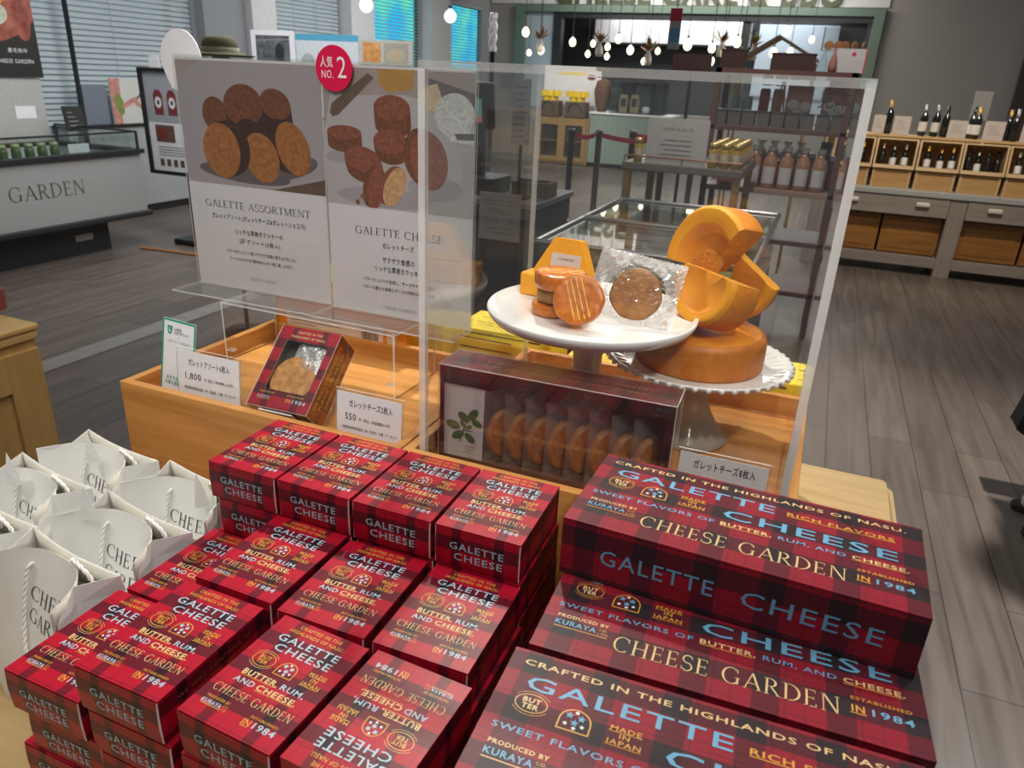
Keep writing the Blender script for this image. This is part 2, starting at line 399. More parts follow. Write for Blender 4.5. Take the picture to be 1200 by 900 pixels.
for i, (a, b, z0, z1) in enumerate(wins):
    mb = MB()
    for p in ((a, a+.05), (b-.05, b)): mb.box((XW-.12, p[0], z0), (XW-.06, p[1], z1), 0)
    mb.box((XW-.12, a, z0), (XW-.06, b, z0+.05), 0); mb.box((XW-.12, a, z1-.05), (XW-.06, b, z1), 0)
    if i == 0: mb.box((XW-.12, 5.92, z0), (XW-.06, 6.0, z1), 0)
    wo = struct(mb.build('window_%d' % (i+1), M_FRAME))
    struct(MB().box((XW-.1, a+.05, z0+.05), (XW-.085, b-.05, z1-.05)).build('pane', M_DUSK if i < 2 else M_TREES, wo))
    t = thing('venetian_blind', blabel[i], 'blind', (XW-.02, (a+b)/2, z1), 0, 'venetian blinds on the left windows')
    L = (b-a)/2-.02; H = z1-z0; mb = MB(); n = int(H/.05); til = math.radians(62 if i < 2 else 20)
    for k in range(n):
        zc = -.05-k*.05; dx, dz = .026*math.cos(til), .026*math.sin(til)
        mb.add([(-dx, -L, zc+dz), (dx, -L, zc-dz), (dx, L, zc-dz), (-dx, L, zc+dz)], [[0, 1, 2, 3]])
        mb.add([(-dx, -L, zc+dz+.003), (dx, -L, zc-dz+.003), (dx, L, zc-dz+.003), (-dx, L, zc+dz+.003)], [[3, 2, 1, 0]])
    mb.build('slats', M_SLAT, t)
    MB().box((-.03, -L, -.045), (.03, L, 0)).build('head_rail', M_SLAT, t)
    MB().box((-.025, -L, -H), (.025, L, -H+.025)).build('bottom_rail', M_SLAT, t)
    mb = MB()
    for q in (-L*.8, -L*.3, L*.3, L*.8): mb.box((.028, q-.003, -H), (.031, q+.003, 0))
    mb.build('ladder_cord', M_SLAT, t)
M_PILLAR = plain('grey_pillar', (.26, .27, .28), .7); M_COLW = plain('white_pillar', (.62, .62, .62), .7)
struct(MB().box((XW, 6.3, 0), (XW+.12, 6.95, 3.9)).build('trim_2', M_PILLAR))
struct(MB().box((XW, 6.97, 0), (XW+.22, 7.4, 3.9)).build('trim_3', M_COLW))
struct(MB().box((XW, 9.1, 0), (XW+.16, 9.7, 3.9)).build('trim_4', M_COLW))
struct(MB().box((XW, 11.45, 0), (XW+.16, 12.2, 3.9)).build('trim_5', M_COLW))
# dark brown doorway at the right end of the far wall
M_DBROWN = plain('dark_brown_door_paint', (.045, .032, .026), .5); M_DRED = plain('brown_door_leaf', (.12, .055, .03), .5)
do = struct(MB().box((2.9, 14.08, 0), (3.08, 14.2, 2.7)).box((2.9, 14.08, 2.6), (4.2, 14.2, 2.7)).build('door_1', M_DBROWN))
struct(MB().box((3.08, 14.12, 0), (4.2, 14.19, 2.6)).build('leaf', M_DRED, do))

# ================================================================ DISPLAY TABLE, CRATES
t = thing('display_table', 'pale wooden display table carrying the red boxes and the wooden trays', 'table', (-.11, .1, 0))
def rslab(x0, x1, y0, y1, z0, z1, r, name, bev):
    mb = MB(); p = []
    for cx, cy, a in ((x1-r, y0+r, -90), (x1-r, y1-r, 0), (x0+r, y1-r, 90), (x0+r, y0+r, 180)):
        for k in range(5): q = math.radians(a+k*22.5); p.append((cx+r*math.cos(q), cy+r*math.sin(q)))
    mb.prism(p, z0, z1); return mb.build(name, M_PALE, t, bev, 3)
rslab(-.69, .655, -.86, .655, TZ-.022, TZ, .012, 'tabletop', .004)
rslab(-.705, .672, -.875, .672, TZ-.05, TZ-.022, .02, 'edge_moulding', .008)
MB().box((-.64, -.8, TZ-.15), (.61, .6, TZ-.05)).build('apron', M_PALE, t)
for sx in (-.62, .55):
    for sy in (-.78, .54): MB().box((sx, sy, 0), (sx+.07, sy+.07, TZ-.15)).build('leg', M_PALE, t, .004)

def crate(name, label, x0, x1, y0, y1, zr, zf):
    t = thing(name, label, 'tray', ((x0+x1)/2, (y0+y1)/2, TZ)); cx, cy = (x0+x1)/2, (y0+y1)/2; h = zr-TZ; w = .014
    X0, X1, Y0, Y1 = x0-cx, x1-cx, y0-cy, y1-cy
    MB().box((X0, Y0, 0), (X1, Y0+w, h)).build('front_board', M_OAK, t, .0012)
    MB().box((X0, Y1-w, 0), (X1, Y1, h)).build('back_board', M_OAK, t, .0012)
    MB().box((X0, Y0+w, 0), (X0+w, Y1-w, h-.0004)).build('side_board', M_OAKY, t, .0012)
    MB().box((X1-w, Y0+w, 0), (X1, Y1-w, h-.0004)).build('side_board', M_OAKY, t, .0012)
    MB().box((X0+w, Y0+w, zf-TZ-.012), (X1-w, Y1-w, zf-TZ)).build('bottom_board', M_OAK, t)
    return t
ZF = .985; ZR = 1.0195
crate('wooden_tray', 'deep pine tray at left holding the posters and the windowed box', -.668, -.152, .05, .425, ZR, ZF)
crate('wooden_tray', 'deep pine tray at right holding the clear case and cake stands', -.149, .363, .05, .525, ZR, ZF)

# ================================================================ RED COOKIE BOXES
BW, BL, BH, PIT = .095, .126, .0468, .0472
def top_print_small(mb, P, U, V, window=False):
    tx = lambda *a, **k: mb.text(*a, P=P, U=U, V=V, **k)
    S = .001
    tx('CRAFTED IN THE', 47.5*S, 119.5*S, 4.0*S, mat=4, width=46*S, bold=.01)
    tx('HIGHLANDS OF NASU.', 47.5*S, 112.8*S, 4.0*S, mat=4, width=59*S, bold=.01)
    if not window:
        tx('GALETTE', 47.5*S, 102*S, 8.0*S, mat=1, width=66*S, bold=.006)
        tx('CHEESE', 50*S, 90.5*S, 8.0*S, mat=1, width=60*S, bold=.006)
        mb.ring(23*S, 73*S, 11.5*S, 8.2*S, .7*S, P, U, V, 4); mb.ring(23*S, 73*S, 13.6*S, 10.2*S, .35*S, P, U, V, 3, a0=.5, a1=2.6); mb.ring(23*S, 73*S, 13.6*S, 10.2*S, .35*S, P, U, V, 3, a0=3.7, a1=5.8)
        tx('BUT', 23*S, 75.6*S, 4*S, mat=4, width=12*S, bold=.02); tx('TER', 23*S, 70.4*S, 4*S, mat=4, width=11*S, bold=.02)
        arch(mb, 49*S, 72.5*S, 19*S, 17*S, P, U, V)
        for q, (st, v) in enumerate((('MADE', 78.5), ('IN', 73), ('JAPAN', 67.5))): tx(st, 77*S, v*S, 4.0*S, mat=4, width=[17, 6.5, 19][q]*S, bold=.012)
        bar(mb, 69, 85, 75.9, P, U, V); bar(mb, 68, 86, 64.7, P, U, V)
        tx('BUTTER,', 35*S, 55.8*S, 5.6*S, mat=3, width=37*S, bold=.02); tx('RUM,', 69*S, 55.8*S, 5.6*S, mat=1, width=24*S, bold=.01); bar(mb, 17, 52, 51.8, P, U, V)
        tx('AND', 26*S, 46.4*S, 5.6*S, mat=1, width=21*S, bold=.01); tx('CHEESE.', 60*S, 46.4*S, 5.6*S, mat=3, width=41*S, bold=.02); bar(mb, 40, 79, 42.4, P, U, V)
        tx('CHEESE GARDEN', 47.5*S, 32.8*S, 8.2*S, mat=3, width=80*S, serif=True)
    tx('PRODUCED BY', 22*S, 22.4*S, 2.4*S, mat=4, width=24*S, bold=.01); tx('KURAYA', 19.5*S, 17.0*S, 4.2*S, mat=1, width=20*S, bold=.01)
    tx('CO.', 33*S, 18.6*S, 2*S, mat=4, width=5.5*S); tx('LTD.', 33.4*S, 15*S, 2*S, mat=4, width=6.5*S); bar(mb, 10, 30, 13.8, P, U, V)
    tx('ESTABLISHED', 71*S, 21.4*S, 2.2*S, mat=4, width=27*S, bold=.01)
    tx('IN', 58*S, 15.2*S, 5.8*S, mat=4, width=7.5*S, bold=.012); bar(mb, 54.3, 61.7, 11.2, P, U, V); tx('1984', 75.5*S, 15.2*S, 5.8*S, mat=1, width=21*S, bold=.012)
def bar(mb, u0, u1, v, P, U, V, mat=4, h=.55, S=.001):
    mb.flat([(u0*S, v*S), (u1*S, v*S), (u1*S, (v+h)*S), (u0*S, (v+h)*S)], P, U, V, mat)
def arch(mb, cx, cy, w, h, P, U, V):
    P, U, V = Vector(P), Vector(U), Vector(V); out = []; n = 12
    def outline(d):
        ww, r = w/2-d, w/2-d; yb = cy-h/2+d; yc = cy+h/2-w/2
        return [(cx-ww, yb), (cx+ww, yb)]+[(cx+r*math.cos(PI*k/n), yc+(h/2-(h/2-w/2))*0+r*.95*math.sin(PI*k/n)) for k in range(n+1)]
    a, b = outline(0), outline(w*.045); k = len(a)
    mb.add([P+U*x+V*y for x, y in a+b], [[i, (i+1) % k, k+(i+1) % k, k+i] for i in range(k)], 4)
    pts = [(-.2, .16, 5), (.17, .12, 5), (0, -.12, 5), (-.27, -.22, 3), (.25, -.2, 3), (0, .33, 3), (.02, -.34, 3)]
    for px, py, r in pts:
        c = (cx+px*w, cy+py*h); R = w*.028*r; st = []
        for i in range(10): q = PI/2+PI*i/5; rr = R if i % 2 == 0 else R*.45; st.append((c[0]+rr*math.cos(q), c[1]+rr*math.sin(q)))
        mb.flat(st, P, U, V, 1 if r == 5 else 6)
BOXM = [M_RED, M_BLUE, M_CUT, M_CREAM, M_GOLD, M_DIMGOLD, M_WHITE]
def small_box_mesh():
    w, l, h = BW/2, BL/2, BH; mb = MB()
    V = [(-w,-l,0),(w,-l,0),(w,l,0),(-w,l,0),(-w,-l,h),(w,-l,h),(w,l,h),(-w,l,h)]
    for f, uv in (([4,5,6,7], lambda p: (p[0]+w, p[1]+l)), ([3,2,1,0], lambda p: (p[0], p[1])), ([0,1,5,4], lambda p: (p[0]+w, p[2]-.0475+.008)),
                  ([1,2,6,5], lambda p: (p[1]+l, p[2]-.01)), ([2,3,7,6], lambda p: (-p[0], p[2])), ([3,0,4,7], lambda p: (-p[1], p[2]-.01))):
        mb.add(V, [f], 0, [uv(p) for p in V])
    e = .0003
    top_print_small(mb, (-w, -l, h+e), (1, 0, 0), (0, 1, 0))
    P, U, Vv = (w+e, -l, 0), (0, 1, 0), (0, 0, 1)
    for st, v, wd in (('WE WILL CONTINUE TO', .034, .088), ('PURSUE THE ART OF', .024, .074), ('HANDCRAFTED COOKIES', .014, .08)): mb.text(st, BL/2, v, .0042, P, U, Vv, 5, width=wd)
    return mb
def end_flap_mesh():
    w, h = BW/2-.0012, BH; y = -BL/2; mb = MB()
    n = 6; V = []; F = []; bow = lambda s: -.0006-.0012*math.sin(PI*s)
    for i in range(n+1):
        s = i/n; z = .0012+(h-.0026)*s
        V += [(-w, y+bow(s), z), (w, y+bow(s), z)]
    for i in range(n): F.append([2*i, 2*i+1, 2*i+3, 2*i+2])
    mb.add(V, F, 0, [(p[0]+BW/2, p[2]-.0395) for p in V])
    for sx in (-1, 1):
        E = []
        for i in range(n+1):
            s = i/n; z = .0012+(h-.0026)*s; E += [(sx*w, y+bow(s)-.0001, z), (sx*(w+.0009), y+bow(s)*.3, z)]
        mb.add(E, [[2*i, 2*i+1, 2*i+3, 2*i+2] if sx > 0 else [2*i, 2*i+2, 2*i+3, 2*i+1] for i in range(n)], 2)
    mb.text('GALETTE', 0, .0275, .0082, (0, y-.0021, 0), (1, 0, 0), (0, 0, 1), 1, width=.060, bold=.008)
    mb.text('CHEESE', .002, .0150, .0082, (0, y-.0021, 0), (1, 0, 0), (0, 0, 1), 1, width=.054, bold=.008)
    return mb
BOX0 = small_box_mesh().build('cookie_box', BOXM, bevel=.0009)
FLAP0 = end_flap_mesh().build('end_flap', BOXM, BOX0)
used = [False]
def cookie_box(x, y, z, deg, label, group):
    if not used[0]: o = BOX0; used[0] = True; o.location = (x, y, z); o.rotation_euler = (0, 0, math.radians(deg)); tag(o, label, 'box', group)
    else: o = dup(BOX0, (x, y, z), math.radians(deg), label, group)
    o['category'] = 'box'; return o
def ctr(fx, fy, deg):      # centre of a box from its front left corner
    a = math.radians(deg); return fx+BW/2*math.cos(a)-BL/2*math.sin(a), fy+BW/2*math.sin(a)+BL/2*math.cos(a)
STK = [ # front left corner, yaw, height in boxes, description
 (-.2845, -.1564, .2, 6, 'at the left end of the back row'), (-.1862, -.1551, .0, 6, 'second from the left in the back row'),
 (-.0868, -.1557, .6, 6, 'third from the left in the back row'), (.0135, -.1548, 1.5, 6, 'at the right end of the back row'),
 (-.2900, -.2835, -.6, 4, 'at the left end of the middle row'), (-.1908, -.2812, -.6, 5, 'second from the left in the middle row'),
 (-.0850, -.2870, 1.2, 5, 'third from the left in the middle row'), (.0190, -.2850, .9, 5, 'at the right end of the middle row'),
 (-.2960, -.4145, -.2, 4, 'at the left end of the front row'), (-.1938, -.4160, -.5, 5, 'second from the left in the front row'),
 (-.0800, -.4152, -3.0, 5, 'third from the left in the front row'), (.0225, -.4175, -3.0, 5, 'at the right end of the front row')]
ORD = ['top', 'second from top', 'third from top', 'fourth from top', 'fifth from top', 'bottom']
jit = random.Random(3)
for i, (fx, fy, dg, n, desc) in enumerate(STK):
    for k in range(n):
        lvl = n-1-k; d = dg; dx = dy = 0
        if k: dx, dy, d = jit.uniform(.000, .004), jit.uniform(-.0015, .0015), dg*.6+jit.uniform(-.3, .3)
        if i == 0 and k == 1: dx = .010
        if i == 8 and k == 1: dx, dy = .013, .003
        if i == 8 and k >= 2: dx, dy = -.003, .001
        if i == 9 and k == 1: dx = .006
        if i == 9 and k == 2: dx = .010
        if i == 10 and k == 1: dx = -.002
        x, y = ctr(fx+dx, fy+dy, d)
        if i == 11 and k == 0: d += 180
        lab = ('%s red tartan box of stack %s' % (ORD[k] if k < n-1 else 'lowest', desc))
        if k == 0: lab = 'topmost red tartan cookie box %s%s' % (desc, ', print upside down' if i == 11 else '')
        cookie_box(x, y, TZ+.0002+lvl*PIT, d, lab, 'small red tartan cookie boxes in stacks')

# ---- long boxes of eight
LW, LD, LH = .3214, .1465, .0635
def long_print(mb, P, U, V):
    S = .001
    tx = lambda *a, **k: mb.text(*a, P=P, U=U, V=V, **k)
    tx('CRAFTED IN THE HIGHLANDS OF NASU.', 160*S, 133*S, 5.8*S, mat=3, width=294*S, bold=.015)
    tx('GALETTE', 104*S, 112*S, 14.5*S, mat=1, width=164*S, bold=.006)
    tx('RICH FLAVORS', 247*S, 111*S, 6*S, mat=4, width=98*S, bold=.02); bar(mb, 198, 297, 106, P, U, V, h=1)
    tx('CHEESE', 219*S, 82*S, 15.5*S, mat=1, width=158*S, bold=.006)
    mb.ring(32*S, 91*S, 13.5*S, 9.5*S, .8*S, P, U, V, 4); mb.ring(32*S, 91*S, 16*S, 12*S, .4*S, P, U, V, 4, a0=.5, a1=2.6); mb.ring(32*S, 91*S, 16*S, 12*S, .4*S, P, U, V, 4, a0=3.7, a1=5.8)
    tx('BUT', 32*S, 94*S, 4.8*S, mat=3, width=15*S, bold=.03); tx('TER', 32*S, 87.8*S, 4.8*S, mat=3, width=14*S, bold=.03)
    arch(mb, 69*S, 88*S, 26*S, 23*S, P, U, V)
    for q, (st, v) in enumerate((('MADE', 93), ('IN', 86.5), ('JAPAN', 80))): tx(st, 108*S, v*S, 4.6*S, mat=4, width=[24, 8, 27][q]*S, bold=.014)
    bar(mb, 95, 121, 89.6, P, U, V, h=.6); bar(mb, 94, 122, 76.3, P, U, V, h=.6)
    tx('SWEET FLAVORS OF', 72*S, 62.5*S, 5.6*S, mat=1, width=124*S, bold=.008); tx('BUTTER,', 164*S, 62.5*S, 5.6*S, mat=3, width=48*S, bold=.02); bar(mb, 140, 185, 57.8, P, U, V, h=.8)
    tx('RUM, AND', 224*S, 62.5*S, 5.6*S, mat=1, width=60*S, bold=.008); tx('CHEESE.', 283*S, 62.5*S, 5.6*S, mat=3, width=48*S, bold=.02); bar(mb, 259, 305, 57.8, P, U, V, h=.8)
    tx('PRODUCED BY', 37*S, 47*S, 3.8*S, mat=3, width=48*S, bold=.02); tx('KURAYA', 32*S, 38*S, 6*S, mat=1, width=38*S, bold=.012)
    tx('CO.', 57*S, 40.4*S, 3*S, mat=4, width=8*S); tx('LTD.', 58*S, 35.4*S, 3*S, mat=4, width=10*S); bar(mb, 13, 62, 31.4, P, U, V, h=.8)
    tx('CHEESE GARDEN', 162*S, 30*S, 19*S, mat=3, width=186*S, serif=True)
    tx('ESTABLISHED', 287*S, 44*S, 3.6*S, mat=4, width=46*S, bold=.015)
    tx('IN', 269*S, 32.5*S, 7*S, mat=4, width=10*S, bold=.02); bar(mb, 263, 275, 26.8, P, U, V, h=1); tx('1984', 295*S, 32.5*S, 7*S, mat=1, width=31*S, bold=.012)
LBM = [M_REDBIG, M_SKY, M_CUT, M_CREAM, M_GOLD, M_DIMGOLD, M_WHITE]
def long_box():
    w, l, h = LW/2, LD/2, LH; mb = MB()
    V = [(-w,-l,0),(w,-l,0),(w,l,0),(-w,l,0),(-w,-l,h),(w,-l,h),(w,l,h),(-w,l,h)]
    for f, uv in (([4,5,6,7], lambda p: (p[0]+w, p[1]+l)), ([3,2,1,0], lambda p: (p[0], p[1])), ([0,1,5,4], lambda p: (p[0]+w, p[2]-h)),
                  ([1,2,6,5], lambda p: (p[1]+l, p[2]-h)), ([2,3,7,6], lambda p: (-p[0], p[2]-h)), ([3,0,4,7], lambda p: (-p[1]-l, p[2]-h))):
        mb.add(V, [f], 0, [uv(p) for p in V])
    long_print(mb, (-w, -l, h+.0003), (1, 0, 0), (0, 1, 0))
    o = mb.build('long_cookie_box', LBM, bevel=.0011)
    mb = MB(); y = -l-.0004
    q = [(-w+.001, y, .001), (w-.001, y, .001), (w-.001, y, h-.0015), (-w+.001, y, h-.0015)]
    mb.add(q, [[0, 1, 2, 3]], 0, [(p[0]+w, p[2]-h) for p in q])
    mb.text('GALETTE', -.066, .031, .0165, (0, y-.0003, 0), (1, 0, 0), (0, 0, 1), 1, width=.108, bold=.0)
    mb.text('CHEESE', .072, .031, .0165, (0, y-.0003, 0), (1, 0, 0), (0, 0, 1), 1, width=.118, bold=.0)
    mb.build('front_panel', LBM, o)
    return o
def lctr(fx, fy, deg):
    a = math.radians(deg); return fx+LW/2*math.cos(a)-LD/2*math.sin(a), fy+LW/2*math.sin(a)+LD/2*math.cos(a)
LB0 = long_box(); lused = [False]
def put_long(x, y, z, deg, label):
    if not lused[0]: o = LB0; lused[0] = True; o.location = (x, y, z); o.rotation_euler = (0, 0, math.radians(deg)); tag(o, label, 'box', 'long red tartan boxes of eight')
    else: o = dup(LB0, (x, y, z), math.radians(deg), label, 'long red tartan boxes of eight')
    return o
x, y = lctr(.1453, -.1389, -1.64); put_long(x, y, TZ+.0006+4*(LH+.0004), -1.64, 'topmost long red tartan box, standing out highest at right')
x, y = lctr(.155, -.247, 2.4); put_long(x, y, TZ+.0004+3*(LH+.0004), 2.4, 'long red tartan box half covered by the highest long box')
x, y = lctr(.153, -.4015, 2.4); put_long(x, y, TZ+.0004+3*(LH+.0004), 2.4, 'nearest long red tartan box, cut by the bottom photo edge')
for k in range(3):
    x, y = lctr(.155, -.247, 2.4); put_long(x, y, TZ+.0002+k*(LH+.0004), 2.4, 'long red tartan box %s in the middle long stack' % ['lowest', 'second from below', 'third from below'][k])
    x, y = lctr(.153, -.4015, 2.4); put_long(x, y, TZ+.0002+k*(LH+.0004), 2.4, 'long red tartan box %s in the nearest long stack' % ['lowest', 'second from below', 'third from below'][k])
for k in range(4):
    a = math.radians(2.4); o = put_long(.3095, -.0235, TZ+.0002+k*(LH+.0004), 2.4, 'long red tartan box %s under the highest long box' % ['lowest', 'second from below', 'third from below', 'directly'][k])
    o.scale = (1, .82, 1)

# ================================================================ PAPER BAGS
def put_text_on(mb, st, fn, cu, cv, cap, width, mat, serif=True):
    vs, fs, x0, x1 = serif_mesh(st) if serif else text_mesh(st)
    ch = 1.0 if serif else CAP; sx = width/(x1-x0); sy = cap/ch
    mb.add([fn(cu-width/2+(x-x0)*sx, cv-cap/2+y*sy) for x, y in vs], fs, mat)
def cord(mb, pts, r=.0015):
    P = [Vector(p) for p in pts]; S = []
    for i in range(len(P)-1):
        for k in range(6): S.append(P[i].lerp(P[i+1], k/6))
    S.append(P[-1])
    L = 0
    for ph in (0, PI):
        Q = []; L = 0
        for i, p in enumerate(S):
            if i: L += (p-S[i-1]).length
            d = (S[min(i+1, len(S)-1)]-S[max(i-1, 0)]).normalized(); a = d.cross(Vector((.3, 1, .2))).normalized(); b = d.cross(a); q = L/.0027+ph
            Q.append(p+(a*math.cos(q)+b*math.sin(q))*r*.75)
        mb.tube(Q, r, 6)
def smooth_path(pts, n=8):
    P = [Vector(p) for p in pts]; out = []
    for i in range(len(P)-1):
        p0, p1, p2, p3 = P[max(i-1, 0)], P[i], P[i+1], P[min(i+2, len(P)-1)]
        for k in range(n):
            t = k/n; out.append(.5*((2*p1)+(p2-p0)*t+(2*p0-5*p1+4*p2-p3)*t*t+(3*p1-p0-3*p2+p3)*t**3))
    out.append(P[-1]); return out
BGW, BGD, BGH = .165, .07, .20
def bag(x, y, deg, label, dent=.060, gus=.022, leaf=True, flare=.004, leafx=0.0, hh=1.0):
    """front right bottom corner region at (x, y)"""
    H = BGH*hh
    t = thing('paper_bag', label, 'bag', (x, y, TZ+.0005), math.radians(deg), 'white paper shopping bags')
    W = BGW/2; D = BGD/2; nu, nz = 14, 10
    def ft(u, z, o=0.0):            # front panel surface: u in -W..W
        s = z/H; c = math.cos(PI*u/(2*W)); k = dent*(1-abs(u/W)**3.0)*s**1.35
        return Vector((u*(1+.0*s), -D-flare*s*s+k-o-.004*math.sin(PI*s)*math.sin(2*PI*(u/W+.3)), z))
    def bk(u, z, o=0.0):
        s = z/H; c = math.cos(PI*u/(2*W)); return Vector((u, D+flare*s*s*.5-.006*c*s+o, z))
    def grid(fn, flip=False):
        V = [fn(-W+2*W*i/nu, H*j/nz) for j in range(nz+1) for i in range(nu+1)]
        F = [[j*(nu+1)+i, j*(nu+1)+i+1, (j+1)*(nu+1)+i+1, (j+1)*(nu+1)+i] for j in range(nz) for i in range(nu)]
        return V, [f[::-1] for f in F] if flip else F
    mb = MB(); V, F = grid(ft); mb.add(V, F, 0, smooth=True)
    put_text_on(mb, 'CHEESE', lambda u, z: ft(u, z, .0006), .004, H-.052, .0165, .088, 1)
    put_text_on(mb, 'GARDEN', lambda u, z: ft(u, z, .0006), .006, H-.078, .0165, .092, 1)
    f = mb.build('front_panel', [M_PAPER, M_INK], t)
    mb = MB(); V, F = grid(bk, True); mb.add(V, F, 0, smooth=True); mb.build('back_panel', M_PAPER, t)
    for s in (-1, 1):
        mb = MB(); V = []; n = 10
        for j in range(n+1):
            z = H*j/n; q = j/n; a = ft(s*W, z); b = bk(s*W, z)
            V += [a, Vector((s*(W-gus*q**1.3), (a.y+b.y)/2, z)), b]
        F = []
        for j in range(n):
            for i in range(2): F.append([3*j+i, 3*j+i+1, 3*j+i+4, 3*j+i+3])
        mb.add(V, F if s > 0 else [q[::-1] for q in F], 0); mb.build('side_gusset', M_PAPER, t)
    MB().box((-W+.002, -D+.002, 0), (W-.002, D-.002, .0012)).build('base', M_PAPER, t)
    # folded reinforcement strips at the rim
    mb = MB()
    for fn, o in ((ft, -.0012), (bk, -.0012)):
        V = []
        for i in range(nu+1):
            u = (-W+2*W*i/nu)*.985; V += [fn(u, H-.034, o), fn(u, H-.0008, o)]
        mb.add(V, [[2*i, 2*i+2, 2*i+3, 2*i+1] for i in range(nu)], 0, smooth=True)
    mb.build('rim_fold', M_PAPERIN, t)
    mb = MB(); a, b = -.040, .046; zz = H-.022
    P = [ft(a, zz, -.003), ft(a, zz+.004, .004), ft(a-.002, zz-.012, .005), ft(a-.003, H*.55, .004), ft(a+.008, H*.36, .004), ft(.0, H*.30, .005), ft(b-.012, H*.36, .004), ft(b-.002, H*.55, .004), ft(b+.001, zz-.012, .005), ft(b, zz+.004, .004), ft(b, zz, -.003)]
    cord(mb, smooth_path(P, 5)); mb.build('front_handle', M_CORD, t)
    mb = MB(); P = [bk(.012, H-.022, -.004), bk(.014, H-.002, -.006), bk(.024, H+.004, -.010), bk(.036, H+.003, -.012), bk(.048, H-.004, -.012), bk(.054, H-.022, -.010)]
    cord(mb, smooth_path(P, 5)); mb.build('back_handle', M_CORD, t)
    if leaf:
        mb = MB(); c = leafx; z0 = H-.012
        L = [(-.013, 0), (-.015, .016), (-.008, .033), (.0, .045), (.006, .03), (.012, .012), (.014, 0)]
        V = []
        for lx, lz in L: V.append(Vector((c+lx, -.004+.3*abs(lx), z0+lz)))
        m_ = [Vector((c, -.012, z0)), Vector((c+.001, -.010, z0+.02)), Vector((c, -.004, z0+.045))]
        mb.add(V[:4]+[m_[1], m_[0]], [[5, 4, 3, 2, 1, 0]], 0); mb.add(V[3:]+[m_[0], m_[1]], [[5, 0, 1, 2, 3, 4][::-1]], 0)
        mb.build('folded_corner', M_PAPER, t)
    for ch in t.children:
        if ch.name.split('.')[0] in ('front_panel', 'back_panel', 'side_gusset', 'rim_fold', 'folded_corner') and ch.type == 'MESH':
            if ch.name.startswith(('back', 'side', 'rim', 'folded')):
                so = ch.modifiers.new('thick', 'SOLIDIFY'); so.thickness = .0005; so.offset = 0
    return t
def bagc(frx, fry, deg):         # bag centre from its front right corner
    a = math.radians(deg); return frx-BGW/2*math.cos(a)-BGD/2*math.sin(a), fry-BGW/2*math.sin(a)+BGD/2*math.cos(a)
for frx, fry, dg, lab, kw in [
    (-.470, -.148, -9, 'white paper bag at the back left corner of the bag cluster, against the floor gap', dict(leafx=-.010)),
    (-.2935, -.162, -8, 'white paper bag touching the pine tray, right end of the back bag row', dict(leafx=.03, dent=.056)),
    (-.488, -.238, -9, 'white paper bag at the left edge, in the middle bag row', dict(leafx=-.03)),
    (-.303, -.258, -9, 'white paper bag in the middle row, beside the middle box row', dict(leafx=-.06, dent=.058)),
    (-.476, -.322, -8, 'white paper bag low at the left photo edge, behind the nearest bag', dict(leafx=.055, dent=.056, hh=.97)),
    (-.309, -.352, -8, 'nearest white paper bag, beside the front row of red boxes', dict(leaf=False, dent=.060))]:
    bx_, by_ = bagc(frx, fry, dg); bag(bx_, by_, dg, lab, **kw)

# ================================================================ CARDS, SIGNS AND POSTERS ON THE TRAYS
def card_stand(label, x, y, z0, wd, ht, tilt, rz, lines, loc_z=None):
    t = thing('price_card_stand', label, 'price card', (x, y, ZF), rz)
    T = Matrix.Rotation(-tilt, 4, 'X'); zb = z0-ZF
    mb = MB(); mb.box((-wd/2-.003, -.0012, zb), (wd/2+.003, .0012, zb+ht+.004), 0, T, edge=1); mb.box((-wd/2-.003, .0012, zb), (wd/2+.003, .032, zb+.002), 0, T, edge=1)
    if zb > .004: mb.box((-wd/2-.003, -.0012, .0), (wd/2+.003, .034, zb), 0, None, edge=1)
    mb.build('acrylic_holder', [M_ACR, M_EDGE], t)
    mb = MB(); mb.box((-wd/2, -.0022, zb+.001), (wd/2, -.0013, zb+ht), 0, T)
    e = -.0026; P = T @ Vector((0, e, zb)); U = Vector((1, 0, 0)); V = (T.to_3x3() @ Vector((0, 0, 1)))
    for st, cx, cy, cap, width, al in lines: mb.text(st, cx, cy+.008, cap, P, U, V, 1, width=width, align=al, bold=.006)
    mb.build('card', [M_WHITE, M_INK], t)
    return t
FINE = '特定原材料表示品目／卵・乳成分・小麦・アーモンド'
card_stand('white price card reading 1,800 yen at the left end of the tray', -.511, .0775, ZF+.002, .121, .094, .10, math.radians(.5),
  [('ガレットアソート6枚入', .002, .068, .0085, .080, 'C'), ('1,800', -.030, .046, .0100, .031, 'C'), ('円（税込／本体価格1,667円）', .020, .044, .0040, .056, 'C'), (FINE, .002, .026, .0040, .100, 'C')])
card_stand('white price card reading 550 yen beside the windowed box', -.2175, .0755, ZF+.002, .106, .086, .10, math.radians(.5),
  [('ガレットチーズ2枚入', .003, .062, .0080, .071, 'C'), ('550', -.030, .042, .0095, .018, 'C'), ('円（税込／本体価格510円）', .010, .040, .0038, .052, 'C'), (FINE, .002, .025, .0036, .090, 'C')])
card_stand('white price card for eight pieces inside the clear case', .271, .083, ZF+.002, .103, .104, .06, math.radians(.5),
  [('ガレットチーズ8枚入', .002, .083, .0085, .072, 'C'), ('1,980', -.026, .060, .0095, .026, 'C'), (FINE, .002, .04, .0038, .090, 'C')])
